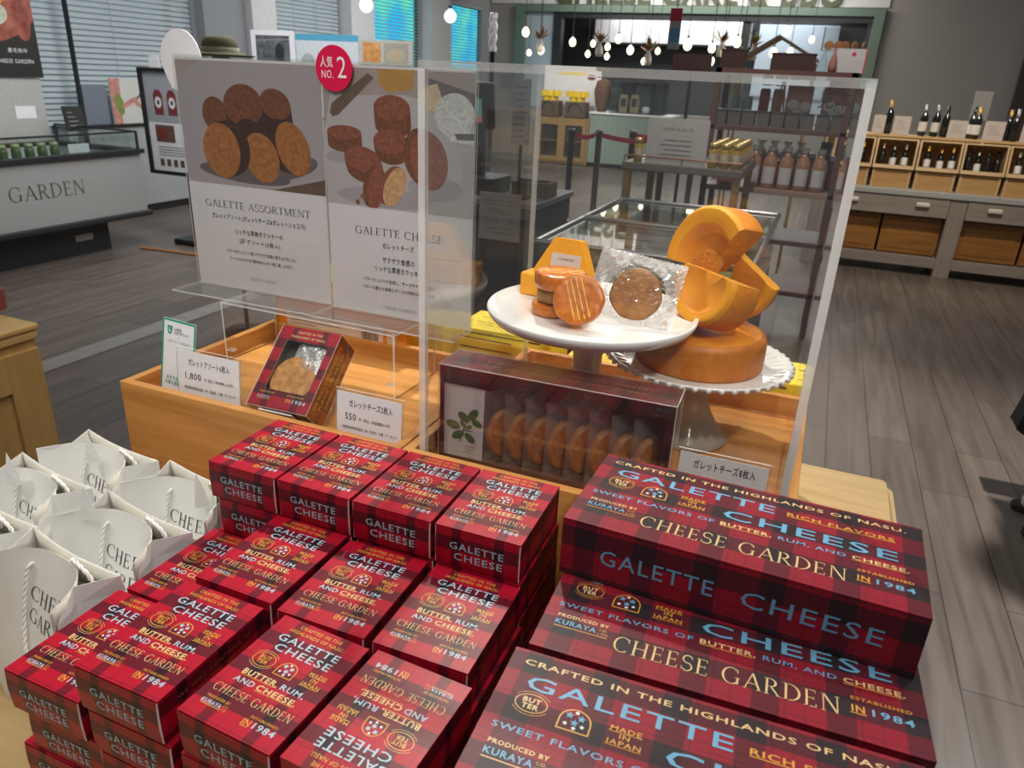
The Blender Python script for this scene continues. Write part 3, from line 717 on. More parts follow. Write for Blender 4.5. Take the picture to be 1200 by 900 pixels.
# green bordered leaflet card
M_LGREEN = plain('green_print', (.02, .32, .20), .5)
t = thing('leaflet_card', 'upright white card with green border behind the 1,800 yen price card', 'card', (-.591, .086, ZF), math.radians(.5))
T = Matrix.Rotation(-.16, 4, 'X') @ Matrix.Rotation(.06, 4, 'Y'); mb = MB()
mb.box((-.0335, 0, .002), (.0335, .0012, .135), 0, T)
P = T @ Vector((-.0335, -.0003, .002)); U = T.to_3x3() @ Vector((1, 0, 0)); V = T.to_3x3() @ Vector((0, 0, 1))
mb.flat([(0, 0), (.003, 0), (.003, .133), (0, .133)], P, U, V, 1); mb.flat([(.064, 0), (.067, 0), (.067, .133), (.064, .133)], P, U, V, 1); mb.flat([(.003, .1295), (.064, .1295), (.064, .133), (.003, .133)], P, U, V, 1)
mb.flat([(.010, .122), (.020, .122), (.020, .113), (.0185, .1095), (.015, .1075), (.0115, .1095), (.010, .113)], P, U, V, 1)
mb.flat([(.0135, .1185), (.0150, .1185), (.0150, .1135), (.0178, .1135), (.0178, .112), (.0135, .112)], P+V*0-U.cross(V)*-.0002, U, V, 0)
mb.text('LINE', .0315, .1178, .0042, P, U, V, 2, width=.0135, bold=.02); mb.text('公式アカウント', .0385, .1118, .0042, P, U, V, 2, width=.028, bold=.01)
mb.text('×', .0335, .104, .0035, P, U, V, 2); mb.text('CHEESE GARDEN', .0335, .097, .0038, P, U, V, 3, width=.048, serif=True)
mb.text('友だち追加して', .0335, .036, .0052, P, U, V, 1, width=.044, bold=.01); mb.text('お得な情報をGET', .0335, .0275, .0052, P, U, V, 1, width=.048, bold=.01)
mb.build('printed_card', [M_WHITE, M_LGREEN, M_INK, M_GREYINK], t)

# windowed cookie box leaning on a clear easel
def textured(name, c1, c2, scale=60, rough=.6, bump=.4, dist=.001, c3=None):
    m, nt, out = nodes(name); b = N(nt, 'ShaderNodeBsdfPrincipled'); nt.links.new(b.outputs[0], out.inputs[0]); b.inputs['Roughness'].default_value = rough
    tc = N(nt, 'ShaderNodeTexCoord'); no = N(nt, 'ShaderNodeTexNoise'); setin(no, {'Scale': scale, 'Detail': 6, 'Roughness': .65}); nt.links.new(tc.outputs['Object'], no.inputs[0])
    r = ramp(nt, [(.32, c1), (.68, c2)] if c3 is None else [(.3, c1), (.5, c3), (.7, c2)]); nt.links.new(no.outputs[0], r.inputs[0]); nt.links.new(r.outputs[0], b.inputs['Base Color'])
    bp = N(nt, 'ShaderNodeBump'); setin(bp, {'Strength': bump, 'Distance': dist}); nt.links.new(no.outputs[0], bp.inputs['Height']); nt.links.new(bp.outputs[0], b.inputs['Normal']); return m
M_COOKIE = textured('baked_cookie', (.36, .13, .025), (.66, .32, .085), 70, .5, .5)
M_COOKIED = textured('dark_baked_cookie', (.36, .11, .03), (.60, .24, .075), 80, .5, .5)
M_COOKIEB = textured('brown_cookie_underside', (.26, .095, .02), (.46, .20, .05), 45, .55, .4)
def cookie_mesh(R=.033, h=.018, mats=(0, 0), bumpy=.0006, seed=1, lines=False):
    rn = random.Random(seed); mb = MB(); n, k = 44, 9; V = []; F = []
    prof = [(0, h), (.18, h), (.36, h), (.54, h), (.7, h), (.84, h*.99), (.94, h*.93), (1.0, h*.78), (1.0, h*.3), (.95, h*.06), (.86, 0), (0, 0)]
    ph = [rn.uniform(0, 6.28) for _ in range(6)]
    for r, z in prof:
        for i in range(n):
            a = 2*PI*i/n; rr = r*R*(1+.012*math.sin(3*a+ph[0])+.012*math.sin(7*a+ph[1])+.006*math.sin(13*a+ph[2]))
            x, y = rr*math.cos(a), rr*math.sin(a)
            dz = bumpy*(math.sin(x*310+ph[3])*math.sin(y*290+ph[4])) if z > h*.5 else 0
            V.append((x, y, z+dz))
    for q in range(len(prof)-1):
        for i in range(n): F.append([q*n+i, (q+1)*n+i, (q+1)*n+(i+1) % n, q*n+(i+1) % n])
    top = [f for f in F if max(f) < 7*n]; side = [f for f in F if max(f) >= 7*n]
    mb.add(V, top, mats[0], smooth=True); mb.add(V, side, mats[1], smooth=True)
    return mb
def film_pillow(w, h, seed, crump=.004, nx=26, ny=20, thick=.006, calm=None):
    rn = random.Random(seed); mb = MB(); ws = [(rn.uniform(60, 260), rn.uniform(60, 260), rn.uniform(0, 6.28), rn.uniform(.3, 1)) for _ in range(9)]
    for s in (-1, 1):
        V = []
        for j in range(ny+1):
            for i in range(nx+1):
                u, v = -1+2*i/nx, -1+2*j/ny; x, y = u*w/2, v*h/2
                e = (1-u**4)*(1-v**4); cm = 1 if calm is None else min(1, max(.04, (math.hypot(x-calm[0], y-calm[1])-calm[2])/.014)); z = s*thick*e+crump*cm*sum(a*math.sin(x*fx+y*fy*(.5 if s > 0 else 1)+p) for fx, fy, p, a in ws)/4.5*(.35+.65*e)+rn.uniform(-.0006, .0006)
                if j in (0, ny) : y += .0012*(i % 2)
                V.append((x, y, z))
        F = [[j*(nx+1)+i, j*(nx+1)+i+1, (j+1)*(nx+1)+i+1, (j+1)*(nx+1)+i] for j in range(ny) for i in range(nx)]
        for f in F:
            c_ = sum((Vector(V[q]) for q in f), Vector())/4; m_ = 0 if calm is None or math.hypot(c_.x-calm[0], c_.y-calm[1]) > calm[2]+.004 else 1
            mb.add([V[q] for q in f], [[0, 1, 2, 3]] if s > 0 else [[3, 2, 1, 0]], m_)
    return mb
WS = 1.11
t = thing('windowed_box', 'open windowed red tartan box reclined on a clear easel, one cookie showing', 'box', (-.4283, .070, 1.0234), (-.8283, 0, math.radians(1.75)))
w_, l_, h_ = BW*WS, BL*WS, BH*WS     # local: x along width, z up the face, y = depth (face at y = 0)
M_GREYIN = plain('grey_card_inside', (.40, .36, .29), .7)
mb = MB()
wx0, wx1, wz0, wz1 = .017, w_-.013, .030, l_-.024
F_ = [(0, 0, w_, wz0), (0, wz1, w_, l_), (0, wz0, wx0, wz1), (wx1, wz0, w_, wz1)]
for a, b, c, d in F_:
    V = [(a, 0, b), (c, 0, b), (c, 0, d), (a, 0, d)]; mb.add(V, [[0, 1, 2, 3]], 0, [(p[0]/WS, p[2]/WS) for p in V])
    V = [(a, .0012, b), (c, .0012, b), (c, .0012, d), (a, .0012, d)]; mb.add(V, [[3, 2, 1, 0]], 7)
for (a, b) in (((wx0, wz0), (wx1, wz0)), ((wx1, wz0), (wx1, wz1)), ((wx1, wz1), (wx0, wz1)), ((wx0, wz1), (wx0, wz0))):
    mb.add([(a[0], 0, a[1]), (b[0], 0, b[1]), (b[0], .0012, b[1]), (a[0], .0012, a[1])], [[0, 1, 2, 3]], 2)
V = [(0, 0, 0), (w_, 0, 0), (w_, 0, l_), (0, 0, l_), (0, h_, 0), (w_, h_, 0), (w_, h_, l_), (0, h_, l_)]
for f in ([0, 4, 5, 1], [3, 2, 6, 7], [0, 3, 7, 4], [4, 7, 6, 5]): mb.add(V, [f], 0)
mb.add(V, [[1, 5, 6, 2]], 8)
W2 = [(.001, .0015, .001), (w_-.001, .0015, .001), (w_-.001, .0015, l_-.001), (.001, .0015, l_-.001), (.001, h_-.014, .001), (w_-.001, h_-.014, .001), (w_-.001, h_-.014, l_-.001), (.001, h_-.014, l_-.001)]
mb.add(W2, [[4, 5, 6, 7], [0, 1, 5, 4], [2, 3, 7, 6], [3, 0, 4, 7], [1, 2, 6, 5]], 7)
class _S:  # scaled printing
    pass
P0 = (0, -.0003, 0)
mb.text('CRAFTED IN THE', w_/2, l_-.0085, .0042, P0, (1, 0, 0), (0, 0, 1), 3, width=.046, bold=.015); mb.text('HIGHLANDS OF NASU.', w_/2, l_-.0165, .0042, P0, (1, 0, 0), (0, 0, 1), 3, width=.062, bold=.015)
mb.text('KURAYA', .022, .0165, .0045, P0, (1, 0, 0), (0, 0, 1), 1, width=.022, bold=.01); mb.flat([(.011, .0125), (.034, .0125), (.034, .0132), (.011, .0132)], P0, (1, 0, 0), (0, 0, 1), 4)
mb.text('PRODUCED BY', .025, .0245, .0028, P0, (1, 0, 0), (0, 0, 1), 4, width=.027, bold=.01); mb.text('ESTABLISHED', .076, .0245, .0028, P0, (1, 0, 0), (0, 0, 1), 4, width=.030, bold=.01)
mb.text('IN', .066, .0165, .0060, P0, (1, 0, 0), (0, 0, 1), 4, width=.008, bold=.02); mb.text('1984', .085, .0165, .0060, P0, (1, 0, 0), (0, 0, 1), 1, width=.023, bold=.015)
PR = (w_+.0003, 0, 0)
for st, v, wd in (('WE WILL CONTINUE TO', .013, .112), ('PURSUE THE ART OF', .026, .098), ('HANDCRAFTED', .039, .080)):
    mb.text(st, l_/2, -v-.0, .0068, (w_+.0003, 0, 0), (0, 0, 1), (0, -1, 0), 4, width=wd, bold=.02)
M_SIDE = tartan('tartan_card_amber', (.40, .07, .015), (.20, .035, .012), (.08, .015, .008), .06, .05)
mb.build('carton', BOXM+[M_GREYIN, M_SIDE], t)
MB().box((-.0012, -.0016, -.0012), (w_+.0012, -.0008, l_+.0012), 0, None, 1).box((w_+.0006, -.0008, -.0012), (w_+.0014, h_+.001, l_+.0012), 0, None, 1).box((-.0014, -.0008, -.0012), (-.0006, h_+.001, l_+.0012), 0, None, 1).box((-.0012, -.0008, -.0014), (w_+.0012, h_, -.0006), 0, None, 1).build('clear_cover', [M_ACR, M_EDGE], t)
WBM = Matrix.Translation((-.4283, .070, 1.0234)) @ Euler((-.8283, 0, math.radians(1.75))).to_matrix().to_4x4()
def at_wb(p): return WBM @ Vector(p)
o = cookie_mesh(.040, .020, seed=5).build('galette_cookie', M_COOKIE); o.matrix_world = WBM @ Matrix.Translation((.051, .026, .056)) @ Matrix.Rotation(PI/2, 4, 'X')
tag(o, 'round baked cookie showing through the window of the reclined box', 'cookie')
fp = film_pillow(.060, .066, 11, .006).build('cookie_wrapper', M_FILM); fp.matrix_world = WBM @ Matrix.Translation((.064, .012, .092)) @ Matrix.Rotation(PI/2, 4, 'X')
tag(fp, 'crumpled clear wrapper above the cookie in the reclined box', 'wrapper')
M_FILM2 = acrylic('crumpled_silver_film', (.9, .9, .9), .22, .25, (.8, .8, .78), .12); fp.data.materials[0] = M_FILM2
t = thing('acrylic_easel', 'small clear easel holding up the windowed box', 'stand', (-.375, .07, ZF), math.radians(1.75))
mb = MB(); T = Matrix.Translation((0, 0, .0384)) @ Matrix.Rotation(-.8283, 4, 'X')
mb.box((-.03, .0005, -.005), (.03, h_, -.0025), 0, T, 1); mb.box((-.03, h_+.0015, -.005), (.03, h_+.004, .10), 0, T, 1)
mb.build('ledge', [M_ACR, M_EDGE], t)
MB().box((-.029, .0985, .0), (.029, .1010, .062), 0, None, 1).build('back_strut', [M_ACR, M_EDGE], t)

# acrylic riser
t = thing('acrylic_riser', 'clear acrylic riser in the left tray under both posters', 'riser', (-.465, .262, ZF), math.radians(-1.0))
for lo, hi, nm in (((-.183, 0, .0), (-.180, .138, .112), 'side_panel'), ((.180, 0, .0), (.183, .138, .112), 'side_panel'), ((-.183, 0, .112), (.183, .138, .115), 'top_panel')):
    MB().box(lo, hi, 0, None, 1).build(nm, [M_ACR, M_EDGE], t)
for sx in (-.172, .172): MB().box((sx-.008, .0, .022), (sx+.008, .009, .025), 0, None, 1).build('shelf_pin', [M_ACR, M_EDGE], t)
RZ = ZF+.115
# orange carton under the riser
M_ORANGE = plain('orange_carton', (.74, .25, .015), .45, var=.08, scale=20); M_LABEL = acrylic('pale_label', (.8, .7, .6), .72, .04, (.86, .74, .64), .3)
t = thing('orange_carton', 'orange carton with a barcode sticker behind the windowed box', 'carton', (-.50, .415, ZF), math.radians(-1))
MB().box((-.155, 0, 0), (.150, .07, .098)).build('carton', M_ORANGE, t, .004, 3)
mb = MB(); mb.box((-.125, -.0012, .024), (.100, -.0004, .070), 0)
r_ = random.Random(2); x_ = .052
while x_ < .090:
    wv = r_.choice((.0006, .0011, .0016)); mb.flat([(x_, .030), (x_+wv, .030), (x_+wv, .056), (x_, .056)], (0, -.0015, 0), (1, 0, 0), (0, 0, 1), 1); x_ += wv+r_.choice((.0008, .0013))
for q, ln in enumerate((.13, .12, .10, .12, .06)): mb.flat([(-.115, .064-q*.006), (-.115+ln, .064-q*.006), (-.115+ln, .0655-q*.006), (-.115, .0655-q*.006)], (0, -.0015, 0), (1, 0, 0), (0, 0, 1), 2)
mb.build('barcode_label', [M_LABEL, M_INK, M_GREYINK], t)
mb = MB(); mb.prism([(.108, .044), (.112, .026), (.119, .012), (.127, .028), (.130, .048), (.126, .062), (.112, .062)], -.0016, -.0006, 0, Matrix(((1, 0, 0, 0), (0, 0, 1, 0), (0, 1, 0, 0), (0, 0, 0, 1)))); mb.build('torn_tape', M_LABEL, t)

# ---- posters in L shaped acrylic stands
M_PLATE = plain('photo_grey_violet', (.36, .32, .34), .4, var=.03, scale=9); M_PLATED = plain('photo_grey_rim', (.45, .41, .42), .4, var=.02); M_PBG = plain('photo_backdrop', (.36, .29, .27), .4, var=.1, scale=12)
M_PAPERP = plain('poster_paper', (.70, .66, .69), .4, var=.01)
M_PC = textured('photo_cookie_face', (.10, .028, .010), (.23, .075, .024), 160, .4, 0); M_PCL = textured('photo_cookie_golden', (.24, .075, .014), (.44, .17, .04), 120, .4, 0); M_PCS = textured('photo_cookie_side', (.02, .007, .005), (.065, .02, .01), 160, .4, 0)
M_PC2 = textured('photo_cookie_red_brown', (.17, .042, .02), (.32, .10, .055), 160, .4, 0); M_PCR = textured('photo_cookie_crumb', (.45, .22, .09), (.70, .42, .2), 150, .4, 0)
M_PW = plain('photo_wood_handle', (.14, .085, .06), .4, var=.2, scale=50); M_PY = plain('photo_yellow', (.45, .24, .05), .4, var=.1); M_PG = textured('photo_grated', (.42, .40, .40), (.80, .78, .78), 260, .4, 0); M_PIV = textured('photo_cheese_chunk', (.55, .38, .22), (.74, .58, .38), 40, .4, 0); M_PDK = plain('photo_shadow_grey', (.12, .095, .10), .4, var=.1); M_PTB = plain('photo_table_brown', (.13, .075, .05), .4, var=.25, scale=40)
PM = [M_PAPERP, M_PLATE, M_PLATED, M_PBG, M_PC, M_PCL, M_PCS, M_INK, M_GREYINK, M_PC2, M_PCR, M_PW, M_PY, M_PG, M_PIV, M_PDK, M_PTB]
def ell(cx, cy, rx, ry, rot=0, n=30, a0=0, a1=2*PI):
    c, s = math.cos(rot), math.sin(rot); out = []
    for i in range(n):
        a = a0+(a1-a0)*i/(n if abs(a1-a0) > 6.2 else n-1); x, y = rx*math.cos(a), ry*math.sin(a); out.append((cx+x*c-y*s, cy+x*s+y*c))
    return out
def hull(pts):
    pts = sorted(set(pts)); 
    def half(ps):
        o = []
        for p in ps:
            while len(o) > 1 and (o[-1][0]-o[-2][0])*(p[1]-o[-2][1])-(o[-1][1]-o[-2][1])*(p[0]-o[-2][0]) <= 0: o.pop()
            o.append(p)
        return o
    a = half(pts); b = half(pts[::-1]); return a[:-1]+b[:-1]
def clip(poly, x0, y0, x1, y1):
    for ax, val, sg in ((0, x0, 1), (0, x1, -1), (1, y0, 1), (1, y1, -1)):
        out = []
        for i in range(len(poly)):
            p, q = poly[i-1], poly[i]; dp, dq = (p[ax]-val)*sg, (q[ax]-val)*sg
            if (dp >= 0) != (dq >= 0): k = dp/(dp-dq); out.append((p[0]+(q[0]-p[0])*k, p[1]+(q[1]-p[1])*k))
            if dq >= 0: out.append(q)
        poly = out
        if not poly: return []
    return poly
class Print:
    def __init__(s, mb, P, U, V, w, h): s.mb = mb; s.P, s.U, s.V = Vector(P), Vector(U), Vector(V); s.n = s.U.cross(s.V); s.k = 0; s.w, s.h = w, h
    def poly(s, pts, mat, lim=None):
        x0, y0, x1, y1 = lim or (0, 0, s.w, s.h); pts = clip(pts, x0, y0, x1, y1)
        if len(pts) < 3: return
        s.k += 1; s.mb.flat(pts, s.P+s.n*(.00002*s.k), s.U, s.V, mat)
    def cookie(s, cx, cy, rx, ry, rot, dx, dy, face, side, lim=None):
        e = ell(cx, cy, rx, ry, rot); s.poly(hull(e+[(x+dx, y+dy) for x, y in e]), side, lim); s.poly(e, face, lim)
    def text(s, *a, **k): s.mb.text(*a, P=s.P+s.n*(.0006), U=s.U, V=s.V, **k)
def poster_stand(name, label, x, y, wd, ht, rz, lean, plate_d, plate_x0, plate_x1):
    t = thing(name, label, 'poster', (x, y, RZ), rz); T = Matrix.Rotation(-lean, 4, 'X')
    MB().box((plate_x0, -plate_d, .0004), (plate_x1, .003, .0030), 0, None, 1).build('stand_foot', [M_ACR, M_EDGE], t)
    MB().box((-.002, -.0042, .0032), (wd+.003, -.0022, ht+.004), 0, T, 1).box((-.002, .0022, .0032), (wd+.003, .0042, ht+.004), 0, T, 1).build('acrylic_sleeve', [M_ACR, M_EDGE], t)
    mb = MB(); mb.box((0, -.001, .0035), (wd, .001, ht), 0, T)
    p = Print(mb, T @ Vector((0, -.0011, 0)), (1, 0, 0), T.to_3x3() @ Vector((0, 0, 1)), wd, ht)
    return t, mb, p
W1, H1 = .302, .405
t, mb, p = poster_stand('poster_stand', 'left poster with a plate of dark round cookies, headed GALETTE ASSORTMENT', -.765, .343, W1, H1, math.radians(.3), .0, .068, -.006, W1+.003)
L1 = (0, .195, W1, H1-.004)
p.poly([(0, .195), (W1, .195), (W1, H1-.004), (0, H1-.004)], 3, L1)
p.poly(ell(.165, .292, .245, .128, .10), 2, L1); p.poly(ell(.160, .300, .235, .118, .10), 1, L1)
p.poly([(.19, .195), (W1, .195), (W1, .222)], 16, L1)
p.poly(ell(.13, .218, .10, .016, -.05), 15, L1); p.poly(ell(.22, .235, .07, .02, .2), 15, L1)
for a in [(.078, .315, .028, .029, .3, .010, -.010, 4, 6), (.209, .338, .032, .024, -.25, .004, -.042, 4, 6), (.240, .268, .033, .046, .45, -.028, .004, 5, 6), (.141, .333, .042, .034, .05, .008, -.044, 4, 6), (.172, .248, .036, .043, .45, -.020, .022, 5, 6), (.085, .254, .041, .047, .15, .022, .006, 5, 6)]: p.cookie(*a, lim=L1)
tx = lambda st, cy, cap, wd, **k: p.text(st, W1/2, cy, cap, mat=k.pop('mat', 7), width=wd, **k)
tx('GALETTE ASSORTMENT', .160, .0125, .232, serif=True); tx('ガレットアソート(ガレットチーズ&ガレットショコラ)', .137, .0072, .208, bold=.006)
tx('リッチな厚焼きクッキーの', .112, .0072, .106, bold=.006); tx('2種アソート(6枚入)', .095, .0072, .092, bold=.006)
tx('バターをたっぷりと使いザクザク食感に焼き上げました。', .074, .005, .158, bold=.004); tx('チーズとカカオ2種類の味わいが一度に楽しめます。', .060, .005, .144, bold=.004); tx('CHEESE GARDEN', .026, .006, .062, serif=True, mat=8)
mb.build('printed_sheet', PM, t)
mb = MB(); pts = [(.028+.046*math.cos(a), .395+.052*math.sin(a)) for a in [math.radians(q) for q in range(0, 181, 10)]]+[(-.012, .375), (.0, .35), (.03, .342), (.06, .352), (.074, .375)]
mb.prism(pts, .006, .0085, 0, Matrix(((1, 0, 0, -.024), (0, 0, 1, .004), (0, 1, 0, .003), (0, 0, 0, 1)))); mb.build('white_round_tab', M_WHITE, t)
W2_, H2 = .272, .405
t, mb, p = poster_stand('poster_stand', 'right poster with stacked red-brown cookies, headed GALETTE CHEESE, seen partly through the case', -.4545, .338, W2_, H2, 0, .0, .066, -.002, W2_+.002)
L2 = (0, .187, W2_, H2-.004)
p.poly([(0, .187), (W2_, .187), (W2_, H2-.004), (0, H2-.004)], 2, L2)
p.poly([(0, .30), (.02, .385), (.09, .401), (0, .401)], 3, L2); p.poly([(.05, .36), (.15, .365), (W2_, .345), (W2_, .401), (.05, .401)], 3, L2); p.poly([(.18, .375), (.2, .37), (W2_, .352), (W2_, .372), (.19, .392)], 15, L2)
p.poly([(.105, .401), (.106, .378), (.122, .368), (.165, .372), (.17, .401)], 12, L2)
p.poly([(.012, .332), (.016, .346), (.086, .394), (.097, .387), (.028, .329), (.017, .326)], 11, L2)
p.poly(ell(.05, .266, .05, .012, .05), 1, L2); p.poly(ell(.11, .205, .09, .016, 0), 1, L2); p.poly(ell(.205, .228, .05, .02, 0), 1, L2)
for a in [(.128, .345, .033, .019, .0, .002, -.026, 9, 4), (.124, .294, .031, .019, .0, .003, -.016, 9, 4), (.038, .303, .033, .011, .0, .001, -.020, 9, 4), (.072, .263, .036, .020, -.15, .004, -.017, 9, 4), (.194, .270, .033, .045, .25, -.012, .004, 9, 4), (.097, .219, .017, .035, -.25, -.008, .003, 9, 4), (.131, .224, .018, .034, -.45, -.008, .002, 10, 9)]: p.cookie(*a, lim=L2)
p.poly([(.178, .362), (.186, .378), (.208, .384), (.218, .362), (.213, .344), (.192, .343)], 14, L2); p.poly(ell(.238, .340, .034, .032, .2), 13, L2); p.poly([(.220, .320), (W2_, .324), (W2_, .298), (.232, .302)], 13, L2); p.poly([(.238, .314), (W2_, .316), (W2_, .306), (.244, .305)], 15, L2)
p.poly(ell(.070, .204, .005, .004), 9, L2); p.poly(ell(.060, .194, .004, .004), 9, L2); p.poly(ell(.184, .206, .006, .005, .5), 9, L2)
tx = lambda st, cy, cap, wd, **k: p.text(st, W2_*.50, cy, cap, mat=k.pop('mat', 7), width=wd, **k)
tx('GALETTE CHEESE', .148, .0125, .166, serif=True); tx('ガレットチーズ', .125, .0072, .060, bold=.006); tx('ザクザク食感の', .101, .0078, .062, bold=.006); tx('リッチな厚焼きクッキー', .085, .0078, .092, bold=.006)
tx('バターたっぷりの生地に、チーズやナッツを加え', .064, .005, .140, bold=.004); tx('バターの豊かな風味とチーズの特有の味わいです。', .050, .005, .144, bold=.004); tx('CHEESE GARDEN', .018, .006, .062, serif=True, mat=8)
mb.build('printed_sheet', PM, t)
M_BADGE = plain('crimson_sticker', (.62, .005, .06), .35, var=.01)
mb = MB(); R_ = .034
mb.lathe([(0, .0016), (R_, .0016), (R_, 0), (0, 0)], 40, 0, Matrix.Translation((.028, -.0062, .398)) @ Matrix.Rotation(PI/2, 4, 'X'), False)
Pb = (.028, -.0081, .398)
mb.text('人気', -.013, .009, .0120, Pb, (1, 0, 0), (0, 0, 1), 1, width=.023, bold=.01); mb.text('NO.', -.012, -.0085, .0115, Pb, (1, 0, 0), (0, 0, 1), 1, width=.022, bold=.0); mb.text('2', .015, .002, .0310, Pb, (1, 0, 0), (0, 0, 1), 1, width=.0165, bold=-.005)
mb.build('round_red_badge', [M_BADGE, M_WHITE], t)

# ================================================================ CLEAR CASE AND ITS CONTENTS
CX0, CX1, CY0, CY1, CZ0, CZ1, TH = -.1285, .347, .0665, .452, ZF, 1.512, .009
t = thing('acrylic_case', 'large clear acrylic case covering the cake stands', 'display case', ((CX0+CX1)/2, (CY0+CY1)/2, CZ0), 0)
a, b, c, d = CX0-(CX0+CX1)/2, CX1-(CX0+CX1)/2, CY0-(CY0+CY1)/2, CY1-(CY0+CY1)/2; hz = CZ1-CZ0
for nm, lo, hi in (('side_panel', (a, c, 0), (a+TH, d, hz-TH)), ('side_panel', (b-TH, c, 0), (b, d, hz-TH)), ('front_panel', (a+TH, c, 0), (b-TH, c+TH, hz-TH)), ('top_panel', (a, c, hz-TH), (b, d, hz))):
    MB().box(lo, hi, 0, None, 1).build(nm, [M_ACRCASE, M_EDGET if nm == 'top_panel' else M_EDGE], t)
mb = MB().box((a+TH, d-TH, 0), (b-TH, d, hz-TH), 0, None, 0)
mb.text('見本', .031-.1, hz-.018, .0145, (a+.02+.1, d+.0004, 0), (-1, 0, 0), (0, 0, 1), 1, width=.032, bold=.004)
mb.build('back_panel', [M_ACRCASE, M_INK], t)
mb = MB(); mb.text('見本', .205, hz-.020, .0125, (0, c-.0005, 0), (1, 0, 0), (0, 0, 1), 0, width=.028, bold=.0); mb.build('sample_lettering', M_INK, t)

def lathe_thing(name, label, cat, loc, parts, group=None):
    t = thing(name, label, cat, loc, 0, group)
    for nm, prof, mat, n in parts: MB().lathe(prof, n).build(nm, mat, t)
    return t
# plain white cake stand
sz = 1.190-ZF
lathe_thing('cake_stand', 'plain white cake stand holding the small cookies and wrapped cookie', 'cake stand', (.045, .262, ZF), [
 ('plate', [(0, sz-.011), (.03, sz-.012), (.10, sz-.012), (.143, sz-.008), (.1495, sz+.000), (.1510, sz+.006), (.1490, sz+.0085), (.1460, sz+.007), (.1425, sz+.001), (.13, sz), (0, sz)], M_CHINA, 72),
 ('pedestal', [(0, 0), (.055, 0), (.056, .004), (.05, .009), (.032, .016), (.024, .03), (.021, .06), (.0215, sz-.062), (.025, sz-.056), (.0285, sz-.050), (.0295, sz-.044), (.0285, sz-.038), (.0245, sz-.033), (.0235, sz-.028), (.0235, sz-.012)], M_CHINA, 40)])
# pressed glass stand with beaded plate
M_GLASSW = acrylic('milky_pressed_glass', (.82, .80, .76), .62, .07, (.62, .58, .52), .12)
t = thing('cake_stand', 'cake stand with beaded white plate and flared glassy foot under the cake', 'cake stand', (.192, .355, ZF))
pz = 1.113-ZF; mb = MB(); n = 64; V = []
prof = [(0, pz-.006), (.05, pz-.007), (.10, pz-.006), (.128, pz-.001), (.136, pz+.006), (.1375, pz+.009), (.134, pz+.0095), (.125, pz+.004), (.11, pz), (0, pz)]
mb.lathe(prof, 64)
for i in range(48):
    q = 2*PI*i/48; mb.lathe([(0, -.0045), (.0032, -.0032), (.0045, 0), (.0032, .0032), (0, .0045)], 8, 0, Matrix.Translation((.1365*math.cos(q), .1365*math.sin(q), pz+.006)))
for i in range(48):
    q = 2*PI*i/48; c_, s_ = math.cos(q), math.sin(q); mb.tube([(.112*c_, .112*s_, pz+.0004), (.128*c_, .128*s_, pz+.0052)], .0014, 5)
mb.build('plate', M_CHINA, t)
MB().lathe([(0, 0), (.060, 0), (.0605, .004), (.055, .012), (.042, .028), (.030, .05), (.0235, .075), (.0225, .095), (.028, .110), (.045, pz-.007)], 40).build('foot', M_GLASSW, t)

# ---- cakes on the beaded stand
def cake_mat(name, c1, c2, rough=.6): return textured(name, c1, c2, 28, rough, .15)
M_CAKE = cake_mat('golden_cake_top', (.72, .24, .006), (.80, .31, .010)); M_CAKES = textured('browned_cake_side', (.46, .12, .004), (.62, .20, .007), 60, .5, .2); M_CAKEY = cake_mat('yellow_cake', (.84, .33, .004), (.90, .41, .008), .6); M_CRUMB = textured('toasted_crumb', (.40, .12, .006), (.70, .28, .018), 330, .6, .8, .002); M_CUTF = textured('cut_cake_face', (.72, .27, .006), (.86, .39, .018), 120, .55, .3)
o = MB().lathe([(0, 0), (.092, 0), (.0945, .003), (.0955, .02), (.095, .042), (.0925, .0495), (.086, .052)], 72, 1).lathe([(.086, .052), (.05, .0525), (0, .0525)], 72, 0).build('cheesecake', [M_CAKE, M_CAKES]); o.location = (.192, .355, 1.1135)
tag(o, 'whole round golden cheesecake lying on the beaded stand', 'cake')
def cut_cake(name, R, h, rr, dep, planes, mats):
    """round cake with a raised rim on its +z face, trimmed by planes (point, outward normal)"""
    prof = [(0, 0), (R*.96, 0), (R, .004), (R, h-.006), (R-.005, h), (rr+.005, h), (rr, h-.003), (rr-.009, h-dep), (0, h-dep)]
    n = 64; bm = bmesh.new(); ring = []
    for r, z in prof:
        ring.append([bm.verts.new((0, 0, z))] if r == 0 else [bm.verts.new((r*math.cos(2*PI*i/n), r*math.sin(2*PI*i/n), z)) for i in range(n)])
    mt = [0, 1, 1, 0, 0, 2, 2, 2]
    for q in range(len(prof)-1):
        a, b = ring[q], ring[q+1]
        for i in range(n):
            k = (i+1) % n
            f = bm.faces.new([a[0], b[k], b[i]] if len(a) == 1 else [a[i], a[k], b[0]] if len(b) == 1 else [a[i], a[k], b[k], b[i]])
            f.material_index = mt[q]; f.smooth = True
    for p, nr in planes:
        g = bm.verts[:]+bm.edges[:]+bm.faces[:]
        res = bmesh.ops.bisect_plane(bm, geom=g, plane_co=p, plane_no=nr, clear_outer=True)
        ed = [e for e in res['geom_cut'] if isinstance(e, bmesh.types.BMEdge)]
        fl = bmesh.ops.contextual_create(bm, geom=ed)
        for f in fl['faces']: f.material_index = 3; f.smooth = False
    bmesh.ops.recalc_face_normals(bm, faces=bm.faces[:])
    me = bpy.data.meshes.new(name); bm.to_mesh(me); bm.free()
    for m in mats: me.materials.append(m)
    o = bpy.data.objects.new(name, me); COL.objects.link(o); b = o.modifiers.new('soft', 'BEVEL'); b.width = .0015; b.segments = 2; b.limit_method = 'ANGLE'; b.angle_limit = math.radians(50); return o
